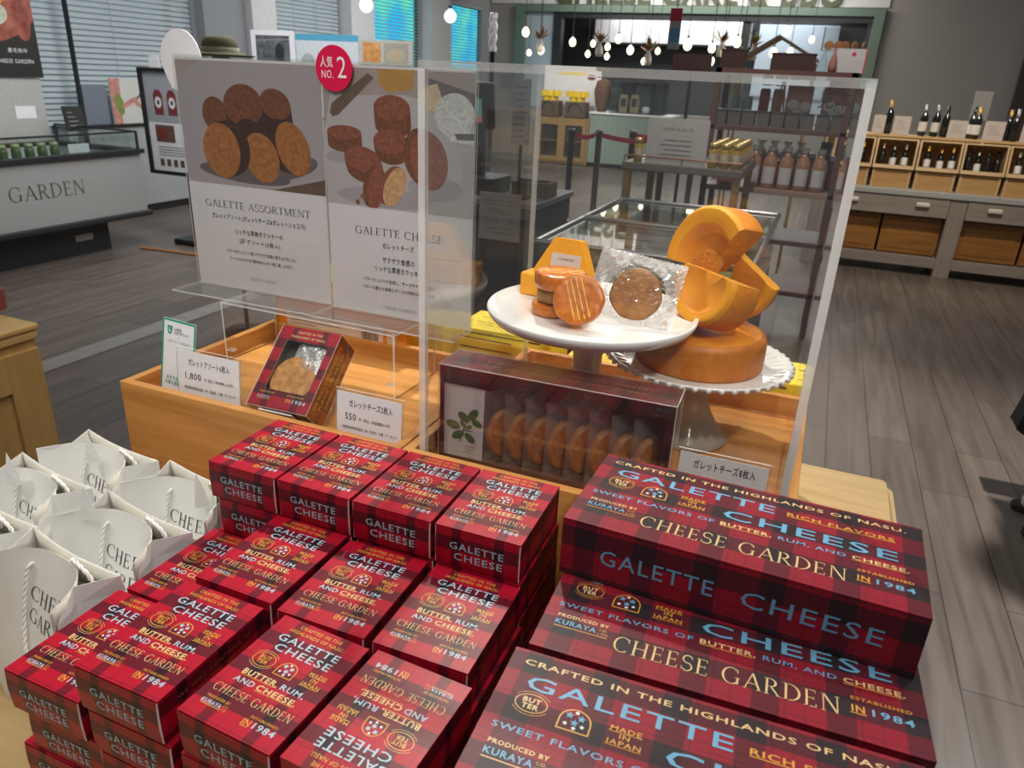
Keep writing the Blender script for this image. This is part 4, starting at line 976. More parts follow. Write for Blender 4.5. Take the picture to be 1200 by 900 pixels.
def place(o, loc, axis, up):
    """local +z -> axis, local +y -> up"""
    z = Vector(axis).normalized(); x = Vector(up).cross(z).normalized(); y = z.cross(x)
    o.matrix_world = Matrix((x, y, z)).transposed().to_4x4(); o.location = loc
M_SKINC = textured('slice_outer_skin', (.66, .18, .006), (.80, .30, .012), 200, .5, .4)
CM = [M_CAKEY, M_SKINC, M_CAKE, M_CUTF]  # hollow darker than rim: shading put into the colour for contrast
AN = lambda d: (math.cos(math.radians(d)), math.sin(math.radians(d)), 0)
o = cut_cake('cake_slice', .082, .050, .052, .016, [((0, -.012, 0), AN(-90)), ((.012, 0, 0), AN(-38))], CM); place(o, (.206, .412, 1.252), (-.62, -.77, .16), (0, 0, 1))
tag(o, 'arched yellow cake slice standing on top of the other cake pieces', 'cake', 'cut pieces of cake on the cheesecake')
o = cut_cake('cake_slice', .055, .060, .036, .012, [((0, .022, 0), AN(86))], CM); place(o, (.222, .352, 1.2215), (-.55, -.78, .30), (0, 0, 1))
tag(o, 'half round cake slice with hollow face lying on the cheesecake', 'cake', 'cut pieces of cake on the cheesecake')
o = cut_cake('cake_slice', .070, .026, .050, .004, [((0, .0, 0), AN(180)), ((.0, .034, 0), AN(58))], CM); place(o, (.224, .428, 1.2365), (-.30, -.95, .05), (0, 0, 1))
tag(o, 'small wedge of cake behind the half round slice', 'cake', 'cut pieces of cake on the cheesecake')
mb = MB(); mb.prism([(.138, 1.1668), (.186, 1.1668), (.190, 1.196), (.197, 1.220), (.199, 1.240), (.207, 1.262), (.196, 1.275), (.178, 1.278), (.163, 1.262), (.150, 1.236), (.142, 1.200)], -.400, -.366, 0, Matrix(((1, 0, 0, 0), (0, 0, -1, 0), (0, 1, 0, 0), (0, 0, 0, 1))))
o = mb.build('cake_slice', M_CRUMB, bevel=.004, seg=3)
tag(o, 'brown crumb-faced cake slice under the arched slice', 'cake', 'cut pieces of cake on the cheesecake')

# ---- sweets on the plain stand
PZ = 1.1905
def cookie_lined(name):
    m = textured(name, (.40, .082, .003), (.68, .20, .008), 90, .3, .4); nt = m.node_tree
    b = [n for n in nt.nodes if n.type == 'BSDF_PRINCIPLED'][0]; b.inputs['Coat Weight'].default_value = .12; return m
M_GLAZE = cookie_lined('glazed_cookie'); M_GLAZEL = plain('pale_scored_line', (.85, .52, .14), .4)
def scored(mb, R, h, rot):
    for q in (-.30, -.10, .10, .30):
        L = R*.86*math.sqrt(1-(q*1.1)**2); c, s = math.cos(rot), math.sin(rot); P = []
        for k in range(9): u = -L+2*L*k/8; P.append((u*c-q*R*s, u*s+q*R*c, h-.0003))
        mb.tube(P, .0009, 5, 2)
    return mb
def glz(seed, R, h, rot): return scored(cookie_mesh(R, h, (0, 1), .0007, seed), R, h, rot)
GM = [M_GLAZE, M_GLAZE, M_GLAZEL]
o = glz(2, .031, .017, .2).build('galette_cookie', GM); o.location = (-.004, .232, PZ); tag(o, 'lowest cookie of the small stack on the white stand', 'cookie', 'cookies on the white cake stand')
o = cookie_mesh(.026, .020, seed=4).build('galette_cookie', M_COOKIEB); o.location = (-.002, .233, PZ+.0178); tag(o, 'plain brown cookie in the middle of the small stack', 'cookie', 'cookies on the white cake stand')
o = glz(3, .0365, .023, .3).build('galette_cookie', GM); o.location = (.004, .234, PZ+.0385); tag(o, 'glazed cookie topping the small stack on the white stand', 'cookie', 'cookies on the white cake stand')
o = glz(8, .0345, .018, 1.95).build('galette_cookie', GM); place(o, (.0445, .199, PZ+.0315), (.08, -.86, .5), (0, 0, 1)); tag(o, 'glazed cookie leaning against the front of the small stack', 'cookie', 'cookies on the white cake stand')
o = MB().box((-.045, -.018, 0), (.050, .018, .034)).build('cheese_block', M_CAKEY, bevel=.003, seg=3); o.location = (-.036, .312, PZ); o.rotation_euler = (0, 0, -.15); tag(o, 'yellow cheese block at the back left of the white stand', 'cheese')
t = thing('cheese_wedge', 'yellow trapezoid cheese piece with a paper label standing on the block', 'cheese', (-.014, .308, PZ+.0345), -.12)
T = Matrix(((1, 0, 0, 0), (0, 0, -1, 0), (0, 1, 0, 0), (0, 0, 0, 1))); T = Matrix.Rotation(-.18, 4, 'X') @ T
MB().prism([(-.047, .0), (.047, .0), (.045, .006), (.022, .056), (-.019, .056), (-.046, .007)], -.012, .013, 0, T).build('wedge', M_CAKEY, t, .002, 2)
mb = MB(); mb.prism([(-.020, .014), (.028, .014), (.028, .034), (-.020, .034)], .0132, .0138, 0, T); Pq = T @ Vector((.004, .024, .0141)); mb.text('CHEESE', 0, .002, .0035, Pq, (1, 0, 0), T.to_3x3() @ Vector((0, 1, 0)), 1, width=.025); mb.build('paper_label', [M_LABEL, M_INK], t)
t = thing('wrapped_cookie', 'single brown cookie in clear printed wrapper on the white stand', 'cookie', (.106, .255, PZ+.046), 0)
Mx = Matrix((Vector((.97, .05, -.16)).normalized(), Vector((.10, .42, .9)).normalized(), Vector((0, -.9, .42)))).transposed()
zz = Vector((.05, -.90, .43)).normalized(); xx = Vector((.985, .02, -.13)); xx = (xx-zz*xx.dot(zz)).normalized(); yy = zz.cross(xx)
t.rotation_euler = Matrix((xx, yy, zz)).transposed().to_euler()
cookie_mesh(.036, .014, seed=9).build('cookie', M_COOKIEB, t, loc=(.004, -.008, -.006))
film_pillow(.122, .092, 5, .0075, 40, 30, .010, (.004, -.008, .036)).build('wrapper', [acrylic('printed_white_film', (.95, .95, .95), .26, .14, (.95, .94, .93), .12), acrylic('clear_film_window', (.98, .98, .98), .0, .05)], t)
mb = MB(); r_ = random.Random(4)
for k in range(26):
    u, v = r_.uniform(-.056, .056), r_.uniform(-.040, .040)
    if abs(u-.004) < .04 and abs(v+.008) < .036: continue
    mb.ring(u, v, .0032, .0026, .0012, (0, 0, .011), (1, 0, 0), (0, 1, 0), 0, 8)
for k in range(5): mb.ring(.054, -.036+k*.018, .004, .004, .0014, (0, 0, .009), (1, 0, 0), (0, 1, 0), 0, 4)
mb.build('wrapper_print', plain('orange_wrapper_print', (.62, .36, .18), .4), t)

# ---- display box of eight under clear cover
t = thing('display_carton', 'dark red display carton standing on edge in the case, eight wrapped cookies inside', 'box', (-.119, .109, ZF+.001), math.radians(1.75))
w_, d_, h_ = .3214, .0635, .1455
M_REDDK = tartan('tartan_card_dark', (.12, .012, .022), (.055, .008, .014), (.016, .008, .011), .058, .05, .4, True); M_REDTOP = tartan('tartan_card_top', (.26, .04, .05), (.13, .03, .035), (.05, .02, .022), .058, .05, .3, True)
mb = MB(); fr = .010; z1 = h_-.018
for a, b, c, d in ((0, 0, w_, fr), (0, z1, w_, h_), (0, fr, fr*.6, z1), (w_-fr, fr, w_, z1)):
    V = [(a, 0, b), (c, 0, b), (c, 0, d), (a, 0, d)]; mb.add(V, [[0, 1, 2, 3]], 0); mb.add([(x, .001, z) for x, y, z in V], [[3, 2, 1, 0]], 2)
V = [(0, 0, 0), (w_, 0, 0), (w_, 0, h_), (0, 0, h_), (0, d_, 0), (w_, d_, 0), (w_, d_, h_), (0, d_, h_)]
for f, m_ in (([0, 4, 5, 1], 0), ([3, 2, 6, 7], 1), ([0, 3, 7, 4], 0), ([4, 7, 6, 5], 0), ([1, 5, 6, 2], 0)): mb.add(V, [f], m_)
e = .001; V = [(e, .0012, e), (w_-e, .0012, e), (w_-e, .0012, h_-e), (e, .0012, h_-e), (e, d_-e, e), (w_-e, d_-e, e), (w_-e, d_-e, h_-e), (e, d_-e, h_-e)]
mb.add(V, [[4, 5, 6, 7], [0, 1, 5, 4], [2, 3, 7, 6], [3, 0, 4, 7], [1, 2, 6, 5]], 2)
PT = (0, 0, h_+.0003)
mb.text('THE BLUE SKIES, SHINING WATERS', .17, .040, .0055, PT, (1, 0, 0), (0, 1, 0), 3, width=.235, bold=.01); mb.text('AND ABUNDANT GREENERY IN NASU', .17, .024, .0055, PT, (1, 0, 0), (0, 1, 0), 3, width=.235, bold=.01)
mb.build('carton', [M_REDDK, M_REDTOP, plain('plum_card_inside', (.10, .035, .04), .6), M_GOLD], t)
mb = MB(); g = .0014; hh = h_+g
for lo, hi in (((-g, -g-.001, 0), (w_+g, -g, hh)), ((-g, -g, hh), (w_+g, d_+g, hh+.001)), ((-g-.001, -g, 0), (-g, d_+g, hh)), ((w_+g, -g, 0), (w_+g+.001, d_+g, hh))): mb.box(lo, hi, 0, None, 1)
mb.build('clear_cover', [acrylic('clear_box_cover', (.97, .97, .97), .012, .045, (.9, .88, .86)), M_EDGE], t)
M_LEAF = plain('print_leaf_green', (.07, .17, .055), .5, var=.3, scale=200); M_STEMC = plain('print_stem_brown', (.12, .05, .03), .5); M_CARDP = plain('pale_pink_card', (.74, .68, .68), .5, var=.03)
mb = MB(); mb.box((.0, 0, 0), (.062, .0008, .112), 0)
pr_ = Print(mb, (0, -.0003, 0), (1, 0, 0), (0, 0, 1), .062, .112)
pr_.poly([(.026, .028), (.0275, .028), (.034, .05), (.041, .073), (.040, .074), (.033, .053)], 2); pr_.poly([(.031, .045), (.046, .046), (.046, .047), (.031, .0465)], 2)
for cx, cy, rr, ro in ((.032, .066, .0105, 2.5), (.046, .072, .0105, .9), (.052, .060, .009, -.5), (.016, .052, .011, 2.9), (.024, .038, .0105, 3.7), (.042, .036, .0095, -.7), (.04, .052, .006, .4), (.030, .056, .005, 2)): pr_.poly(ell(cx, cy, rr, rr*.58, ro, 14), 1)
for k in range(3): pr_.poly([(.034, .022-k*.004), (.052-.004*k, .022-k*.004), (.052-.004*k, .0227-k*.004), (.034, .0227-k*.004)], 3)
mb.build('leaf_card', [M_CARDP, M_LEAF, M_STEMC, M_GREYINK], t, loc=(.002, .0035, .004), rot=(-.04, 0, 0))
DM = Matrix.Translation((-.119, .109, ZF+.001)) @ Matrix.Rotation(math.radians(1.75), 4, 'Z')
names = ['first', 'second', 'third', 'fourth', 'fifth', 'sixth', 'seventh', 'eighth']
cme = None
for k in range(8):
    if k == 0:
        root = thing('packed_cookie', 'x', 'cookie'); cm = cookie_mesh(.0365, .017, seed=12).build('cookie', M_COOKIED, root); wr = film_pillow(.084, .112, 21, .0022, 16, 18, .0085).build('wrapper', M_FILM, root, loc=(0, .012, .0085)); r0 = root
    else: root = dup(r0, (0, 0, 0))
    a_ = -math.radians(50)
    M4 = DM @ Matrix.Translation((.082+k*.0295, .0335, .048)) @ Matrix.Rotation(-a_, 4, 'Z') @ Matrix.Rotation(PI/2, 4, 'X')
    root.location = M4.to_translation(); root.rotation_euler = M4.to_euler(); root.scale = (.80, 1, .88)
    root['label'] = '%s wrapped cookie from the left in the dark red display carton' % names[k]; root['group'] = 'wrapped cookies in the display carton'

# ---- yellow packages behind the trays
def yellow_mat(name, base=(.86, .66, .03)):
    m, nt, out = nodes(name); b = N(nt, 'ShaderNodeBsdfPrincipled'); nt.links.new(b.outputs[0], out.inputs[0]); b.inputs['Roughness'].default_value = .45
    b.inputs['Base Color'].default_value = c4(base); return m
M_YEL = yellow_mat('yellow_wrapping_paper')
ypk = [(-.60, .592, .17, .12, TZ+.006, 1.085, 3, 'yellow printed package behind the left poster, at the left end'), (-.415, .592, .17, .12, TZ+.006, 1.075, -2, 'yellow printed package behind the right poster'), (-.205, .592, .20, .118, TZ+.006, 1.036, 0, 'yellow printed package seen left of the white stand foot'),
       (-.028, .597, .125, .11, TZ+.006, .988, 2, 'low yellow printed package behind the white stand foot'), (.135, .595, .17, .118, TZ+.006, 1.024, -1, 'yellow printed package behind the beaded plate'), (.290, .592, .112, .118, TZ+.006, 1.036, 0, 'yellow printed package at the right end behind the case')]
for i, (x, y, wd, dp, z0, z1, dg, lab) in enumerate(ypk):
    t = thing('yellow_package', lab, 'package', (x, y, TZ+.0005), math.radians(dg), 'yellow printed packages behind the trays'); h = z1-TZ
    MB().box((-wd/2, -dp/2, 0), (wd/2, dp/2, h)).build('wrapped_body', M_YEL, t, .003, 2)
    mb = MB(); r_ = random.Random(i+5); P, U, V = (-wd/2, -dp/2, h+.0004), (1, 0, 0), (0, 1, 0)
    for row in range(7):
        yy_ = .010+row*.016; x_ = .008
        while x_ < wd-.02:
            k = r_.random(); L = r_.uniform(.006, .024)
            if row % 3 == 1 and k < .30: mb.ring(x_+.006, yy_, .006, .0045, .0012, P, U, V, 0, 14, .6, 5.6)
            elif k < .8: mb.flat([(x_, yy_), (x_+L, yy_), (x_+L, yy_+.0032 if row % 3 else yy_+.0015), (x_, yy_+.0032 if row % 3 else yy_+.0015)], P, U, V, 0)
            x_ += L+.005
    P, U, V = (-wd/2, -dp/2-.0004, 0), (1, 0, 0), (0, 0, 1)
    for row in range(5):
        zz_ = h-.022-row*.02; mb.flat([(.01, zz_), (wd*.6, zz_), (wd*.6, zz_+.003), (.01, zz_+.003)], P, U, V, 0)
    mb.flat([(.02, h-.012), (wd-.02, h-.012), (wd-.02, h-.008), (.02, h-.008)], P, U, V, 0)
    mb.build('printed_pattern', M_INK, t)

# ================================================================ LEFT: CABINET, FREEZER, WINDOW SIDE
t = thing('wooden_cabinet', 'honey coloured panelled cabinet at the left edge behind the paper bags', 'cabinet', (-1.50, .505, 0))
MB().box((-.60, -1.6, 0), (-.012, -.012, .81)).build('carcass', M_CAB, t, .003)
mb = MB().box((-.62, -1.62, .835), (.0, .0, .852)).box((-.615, -1.615, .81), (-.004, -.004, .835)); mb.build('top', wood('honey_birch_top', (.50, .31, .11), (.62, .42, .17), 1, 8, .35), t, .006, 3)
for k in range(2):
    y1 = -.012-k*.78; y0 = y1-.78; mb = MB(); x = -.012
    for lo, hi in (((x, y1-.095, .06), (x+.014, y1-.003, .79)), ((x, y0+.003, .06), (x+.014, y0+.095, .79)), ((x, y0+.095, .69), (x+.014, y1-.095, .79)), ((x, y0+.095, .06), (x+.014, y1-.095, .16))): mb.box(lo, hi)
    mb.box((x, y0+.095, .16), (x+.003, y1-.095, .69), 1); mb.build('panel_frame', [M_CAB, M_CAB], t, .003)
mb = MB().prism(ell(0, 0, .035, .05, 0, 20), 0, .055); o = mb.build('red_tin', plain('dull_red_tin', (.28, .07, .06), .45), bevel=.004); o.location = (-1.702, .51, .8525); tag(o, 'dull red tin on the honey cabinet at the far left edge', 'tin')

M_FRZ = plain('grey_freezer_panel', (.34, .335, .32), .4, var=.02); M_FRZD = plain('dark_freezer_trim', (.02, .02, .022), .4); M_FRZI = plain('pale_freezer_liner', (.62, .66, .66), .4); M_BRZ = plain('bronze_lettering', (.075, .062, .05), .4)
M_GLS = acrylic('showcase_glass', (.90, .94, .93), 0, .06)
t = thing('freezer_showcase', 'long grey freezer showcase lettered CHEESE GARDEN at the left', 'freezer', (-5.0, 4.04, 0))
mb = MB().box((-.95, -2.6, .30), (-.90, 0, .77)).box((-.04, -2.6, .30), (0, 0, .77)).box((-.90, -.05, .30), (-.04, 0, .77)).box((-.90, -2.6, .30), (-.04, -2.55, .77))
mb.text('CHEESE GARDEN', -1.18, .555, .105, (.0015, 0, 0), (0, 1, 0), (0, 0, 1), 1, width=1.22, serif=True); mb.build('body_panel', [M_FRZ, M_BRZ], t)
MB().box((-.90, -2.55, .42), (-.04, -.05, .70)).build('liner', M_FRZI, t)
MB().box((-.97, -2.62, .255), (.03, .03, .30)).build('bumper', M_FRZD, t, .01)
MB().box((-.85, -2.45, 0), (-.14, -.30, .255)).build('base', M_FRZD, t)
MB().box((-.145, -.62, .11), (-.136, -.46, .16)).build('name_plate', M_FRZ, t)
mb = MB().box((-.98, -2.63, .765), (-.90, .03, .80)).box((-.06, -2.63, .765), (.03, .03, .80)).box((-.90, -.06, .765), (-.06, .03, .80)).box((-.90, -2.63, .765), (-.06, -2.55, .80)); mb.build('rim', M_FRZD, t, .004)
MB().box((-.012, -2.6, .80), (-.004, .0, .93)).box((-.93, -.012, .80), (-.012, -.004, .93)).build('glass_guard', M_GLS, t)
mb = MB().box((-.014, -2.6, .93), (.0, 0, .944)).box((-.93, -.014, .93), (-.014, 0, .944)).box((-.014, -.014, .80), (.002, .002, .944)).box((-.95, -.014, .80), (-.93, .002, .944)).box((-.014, -1.32, .80), (.002, -1.26, .944)); mb.build('guard_rail', M_FRZD, t)
M_GJAR = plain('green_jar', (.055, .10, .04), .3); M_GLID = plain('pale_green_lid', (.25, .32, .14), .4)
jar0 = None
for k in range(7):
    if k == 0:
        jar0 = thing('frozen_jar', 'x', 'jar', (-5.28, 2.86, .7005)); MB().lathe([(0, 0), (.032, 0), (.034, .006), (.034, .12), (.028, .135), (0, .135)], 16).build('body', M_GJAR, jar0); MB().lathe([(0, .135), (.029, .135), (.029, .165), (0, .168)], 16).build('lid', M_GLID, jar0); o = jar0
    else: o = dup(jar0, (-5.28, 2.86+k*.105, .7005))
    o['label'] = '%s of the seven green jars standing in the freezer showcase, from the left' % names[min(k, 7)]; o['group'] = 'green jars in the freezer showcase'
o = MB().box((-.003, -.09, 0), (.003, .09, .10)).box((-.003, -.09, 0), (.06, .09, .004)).build('price_card', M_WHITE); o.location = (-5.10, 3.56, .8); o.location.z = .7005; o.scale = (1, 1, 1.6); tag(o, 'white price card standing in the freezer beside the green jars', 'price card')
t = thing('price_sign', 'small black price sign on a clip at the far end of the freezer', 'sign', (-5.64, 4.02, .80))
MB().box((-.012, -.012, 0), (.012, .012, .10)).build('clip', M_STEEL, t); mb = MB().box((-.012, -.09, .10), (.0, .09, .30))
for q in range(4): mb.box((.0005, -.06, .14+q*.035), (.001, .05-.02*q, .148+q*.035), 1)
mb.build('board', [M_BLACK, M_GREYINK], t, rot=(0, -.15, 0))
# white appliance with the steak poster on it
t = thing('white_cabinet', 'pale upright cabinet panel behind the freezer under the steak poster', 'cabinet', (-6.05, 3.62, 0))
MB().box((-.12, -.55, 0), (0, .44, 1.30)).build('panel', plain('pale_cabinet_panel', (.42, .42, .39), .5), t, .006); MB().box((0, .16, .98), (.004, .34, 1.08)).build('paper_note', M_WHITE, t); MB().box((.0, -.4, .90), (.03, -.06, 1.13)).build('dark_device', M_BLACK, t, .01)
M_MEAT = textured('photo_red_meat', (.16, .02, .015), (.46, .15, .10), 7, .4, 0); M_YOLK = plain('photo_egg_yolk', (.85, .30, .01), .4); M_PBLK = plain('poster_black', (.02, .018, .017), .4); M_RICE = textured('photo_rice', (.35, .35, .22), (.6, .6, .5), 40, .4, 0)
t = thing('steak_poster', 'dark poster of sliced meat and an egg yolk at the top left corner', 'poster', (-6.03, 3.62, 1.305))
mb = MB().box((-.06, -.60, 0), (0, .46, 1.05), 0); q = Print(mb, (.0005, -.60, 0), (0, 1, 0), (0, 0, 1), 1.06, 1.05)
q.poly(ell(.60, .52, .50, .27, .1), 1); q.poly(ell(.93, .52, .09, .24, .15), 1); q.poly(ell(.74, .47, .10, .08, .2), 3); q.poly(ell(.73, .60, .095, .08, .1), 2)
mb.text('黒毛和牛', .87, .205, .026, (.003, -.60, 0), (0, 1, 0), (0, 0, 1), 4, width=.17); mb.text('CHEESE GARDEN', .83, .125, .030, (.003, -.60, 0), (0, 1, 0), (0, 0, 1), 4, width=.32)
mb.build('printed_panel', [M_PBLK, M_MEAT, M_YOLK, M_RICE, M_WHITE], t)
o = MB().lathe([(0, 0), (.05, 0), (.05, .01), (.022, .02), (.022, 3.1), (0, 3.1)], 12).build('black_pole', M_BLACK); o.location = (-6.13, 4.48, 0); tag(o, 'black pole in front of the long window blind', 'pole')
t = thing('low_counter', 'low pale counter with black top line along the left windows', 'counter', (-6.32, 5.9, 0)); MB().box((-.06, -1.55, .08), (.12, 1.3, .86)).build('front', plain('pale_counter_front', (.38, .39, .39), .5), t); MB().box((-.07, -1.56, .86), (.14, 1.31, .885)).build('top', M_BLACK, t); MB().box((-.05, -1.5, 0), (.10, 1.28, .08)).build('plinth', M_BLACK, t)
o = MB().box((-.01, -.13, 0), (.01, .13, .36)).build('grey_board', plain('blue_grey_board', (.17, .20, .24), .6)); o.location = (-6.27, 4.75, .8865); tag(o, 'plain blue-grey board on the low counter beside the pale poster', 'board')
t = thing('recipe_poster', 'pale poster with pink sausages and a spoon leaning on the low counter', 'poster', (-6.24, 5.13, .8865)); mb = MB().box((-.012, -.22, 0), (0, .40, .42)); q = Print(mb, (.0005, -.22, 0), (0, 1, 0), (0, 0, 1), .62, .42)
M_PINKP = plain('photo_pink', (.55, .25, .20), .4, var=.3, scale=20); M_LG = plain('photo_leaf', (.22, .28, .06), .4); M_BLUEP = plain('print_navy', (.08, .09, .22), .4)
q.poly([(0, 0), (.10, 0), (.12, .42), (0, .42)], 1); q.poly(ell(.09, .18, .05, .10, .2), 2); q.poly(ell(.22, .20, .12, .025, .4), 1); q.poly(ell(.30, .19, .03, .035), 1); q.poly([(.30, .18), (.40, .06), (.42, .07), (.32, .20)], 1); q.poly(ell(.48, .11, .03, .04), 2); q.poly([(.33, .25), (.46, .33), (.46, .35), (.33, .27)], 3); q.poly([(.30, .22), (.40, .28), (.40, .30), (.30, .24)], 3)
mb.build('printed_board', [plain('poster_pale', (.62, .62, .58), .5), M_PINKP, M_LG, M_BLUEP], t)
t = thing('framed_poster_stand', 'black framed poster stand half hidden behind the left poster', 'poster', (-4.88, 4.3, 0)); mb = MB()
for lo, hi in (((-.29, -.02, .57), (-.25, .02, 1.43)), ((.25, -.02, .57), (.29, .02, 1.43)), ((-.25, -.02, 1.40), (.25, .02, 1.43)), ((-.25, -.02, .57), (.25, .02, .60))): mb.box(lo, hi)
mb.build('frame', M_BLACK, t); mb = MB().box((-.25, -.004, .60), (.25, .008, 1.40)); q = Print(mb, (-.25, -.0045, .60), (1, 0, 0), (0, 0, 1), .50, .80)
M_RJAM = plain('photo_jam_red', (.20, .03, .03), .4, var=.2, scale=30); M_PHG = plain('photo_cool_grey', (.36, .38, .40), .4, var=.05)
q.poly([(0, .40), (.5, .40), (.5, .80), (0, .80)], 1); 
for k in range(3): q.poly([(.09+k*.15, .46), (.19+k*.15, .46), (.19+k*.15, .62), (.165+k*.15, .66), (.115+k*.15, .66), (.09+k*.15, .62)], 2); q.poly(ell(.14+k*.15, .56, .035, .045), 3); q.poly(ell(.14+k*.15, .56, .014, .02), 4)
q.poly([(.07, .24), (.28, .24), (.28, .38), (.07, .38)], 5); q.poly(ell(.14, .31, .06, .05), 2)
for k in range(5): q.poly([(.08+k*.075, .04), (.125+k*.075, .04), (.125+k*.075, .10), (.08+k*.075, .10)], 5)
for k in range(4): q.poly([(.08, .13+k*.022), (.40, .13+k*.022), (.40, .138+k*.022), (.08, .138+k*.022)], 6)
mb.build('poster_sheet', [M_WHITE, M_PHG, M_RJAM, M_WHITE, M_INK, M_PTB, M_GREYINK], t); MB().box((.12, -.02, .05), (.155, .02, .57)).build('leg', M_BLACK, t); MB().box((.02, -.16, 0), (.26, .16, .05)).build('foot', M_BLACK, t, .015)
o = MB().box((-.055, -.003, 0), (.055, .003, .10)).build('small_white_card', M_WHITE); o.location = (-4.98, 4.3, 1.4302); tag(o, 'small white card on top of the black framed poster stand', 'card')
# hat on its stand
M_FELT = textured('olive_felt', (.085, .075, .035), (.14, .125, .06), 90, .9, .2)
t = thing('hat_stand', 'slim pole hat stand behind the left poster', 'stand', (-2.72, 2.6, 0)); MB().lathe([(0, 0), (.14, 0), (.14, .012), (.012, .025), (.012, 1.50), (.05, 1.52), (0, 1.535)], 24).build('pole', M_BLACK, t)
t = thing('felt_hat', 'olive felt hat with pale band above the left poster', 'hat', (-2.72, 2.6, 1.525)); MB().lathe([(.09, .018), (.12, .010), (.155, .0), (.172, .006), (.174, .010), (.155, .005), (.12, .016), (.094, .026)], 40).build('brim', M_FELT, t); MB().lathe([(.094, .02), (.092, .055), (.082, .085), (.06, .098), (.03, .092), (0, .088)], 32).build('crown', M_FELT, t); MB().lathe([(.0955, .022), (.0945, .045), (.0925, .045), (.0925, .022)], 32).build('band', plain('pale_hat_band', (.30, .27, .18), .8), t)
# picture boards on easel legs
def board(label, x, y, z0, wd, ht, fn, cat='board', name='picture_board', fm=None):
    t = thing(name, label, cat, (x, y, 0)); 
    mb = MB().box((-wd/2, -.006, z0), (wd/2, .006, z0+ht)); q = Print(mb, (-wd/2, -.0064, z0), (1, 0, 0), (0, 0, 1), wd, ht); ms = fn(q); mb.build('printed_panel', ms, t)
    MB().tube([(-wd*.35, .01, z0+ht*.6), (-wd*.45, .10, 0)], .011, 8).build('leg', M_BLACK, t); MB().tube([(wd*.35, .01, z0+ht*.6), (wd*.45, .10, 0)], .011, 8).build('leg', M_BLACK, t); MB().tube([(0, .01, z0+ht*.6), (0, .42, 0)], .011, 8).build('leg', M_BLACK, t); MB().box((-wd*.45, -.03, z0-.02), (wd*.45, .012, z0)).build('ledge', M_BLACK, t)
    return t
M_PHD = textured('photo_dark_interior', (.02, .025, .03), (.20, .22, .24), 12, .4, 0)
def f1(q):
    q.poly([(.05, .05), (.41, .05), (.41, .27), (.05, .27)], 1); q.poly(ell(.30, .13, .05, .08), 2); q.poly([(.05, .22), (.41, .235), (.41, .25), (.05, .235)], 3); return [M_WHITE, M_PHD, M_INK, M_GREYINK]
board('white framed dark photograph between two window blinds', -4.32, 5.0, 1.46, .46, .31, f1, 'picture')
M_CYAN = plain('print_cyan', (.09, .36, .52), .4)
def f2(q):
    q.poly([(0, .61), (.63, .61), (.63, .66), (0, .66)], 1); q.poly(ell(.12, .44, .07, .07), 2)
    for k in range(7): q.poly([(.22, .50-k*.05), (.40-.02*(k % 3), .50-k*.05), (.40-.02*(k % 3), .515-k*.05), (.22, .515-k*.05)], 2)
    return [plain('board_white', (.60, .64, .67), .5), M_CYAN, plain('print_pale_grey', (.38, .40, .40), .5)]
board('white notice board with a blue top band behind the round red badge', -3.76, 5.0, 1.09, .63, .66, f2)
M_PHO = textured('photo_orange_bread', (.48, .16, .03), (.72, .40, .16), 20, .4, 0)
def f3(q):
    q.poly([(.03, .02), (.20, .02), (.20, .17), (.03, .17)], 1); q.poly([(.23, .02), (.46, .02), (.46, .17), (.23, .17)], 2); q.poly(ell(.34, .08, .09, .05), 3); return [plain('board_cream', (.5, .47, .40), .5), M_PHO, plain('photo_pale_taupe', (.36, .34, .28), .5), plain('photo_sand', (.46, .38, .25), .5)]
board('small board with orange and beige photos above the right poster', -3.18, 5.0, 1.53, .50, .19, f3)
M_GLOBE = plain('lit_globe', (1, .96, .88), .4, emit=1.2); M_BULB = plain('lit_bulb', (1, .86, .55), .4, emit=2.6)
def pend(name, label, x, y, z, r, mat, top, group, el=1.0):
    t = thing(name, label, 'lamp', (x, y, z), 0, group)
    prof = [(r*math.sin(PI*k/14), -r*el*math.cos(PI*k/14)) for k in range(13)]+[(r*.28, r*el*1.15)]
    MB().lathe(prof, 20).build('globe' if r > .08 else 'bulb', mat, t); MB().lathe([(0, r*el*1.1), (r*.32, r*el*1.1), (r*.32, r*el*1.6), (0, r*el*1.6)], 12).build('socket', M_BLACK, t); MB().tube([(0, 0, r*el*1.6), (0, 0, top-z)], .005, 6).build('cord', M_BLACK, t); return t
pend('globe_lamp', 'nearer white globe lamp in front of the blue window', -5.6, 8.49, 2.26, .085, M_GLOBE, 3.9, 'white globe lamps by the windows')
pend('globe_lamp', 'farther white globe lamp in front of the small blue window', -5.6, 10.9, 2.32, .095, M_GLOBE, 3.9, 'white globe lamps by the windows')

# ================================================================ BEHIND THE CASE
M_DKG = plain('dark_grey_plastic', (.03, .032, .036), .45); M_GREYC = plain('grey_counter', (.20, .21, .22), .5); M_MIDG = plain('mid_grey_paper', (.36, .36, .35), .6)
t = thing('register_counter', 'dark grey register counter behind the right poster and the case', 'counter', (-1.75, 3.65, 0)); MB().box((-.75, -.33, .05), (.55, .33, .79)).build('carcass', M_DKG, t); MB().box((-.77, -.36, .79), (.58, .35, .825)).build('worktop', M_GREYC, t, .005); MB().box((-.7, -.28, 0), (.5, .28, .05)).build('plinth', M_BLACK, t)
t = thing('counter_sign', 'white board lettered CHEESE GARDEN on the register counter front', 'sign', (-1.385, 3.285, .60)); mb = MB().box((-.13, -.012, 0), (.13, .0, .27))
for st, z, wd in (('CHEESE', .165, .16), ('GARDEN', .115, .17)): mb.text(st, 0, z, .030, (0, -.0125, 0), (1, 0, 0), (0, 0, 1), 1, width=wd, bold=.02)
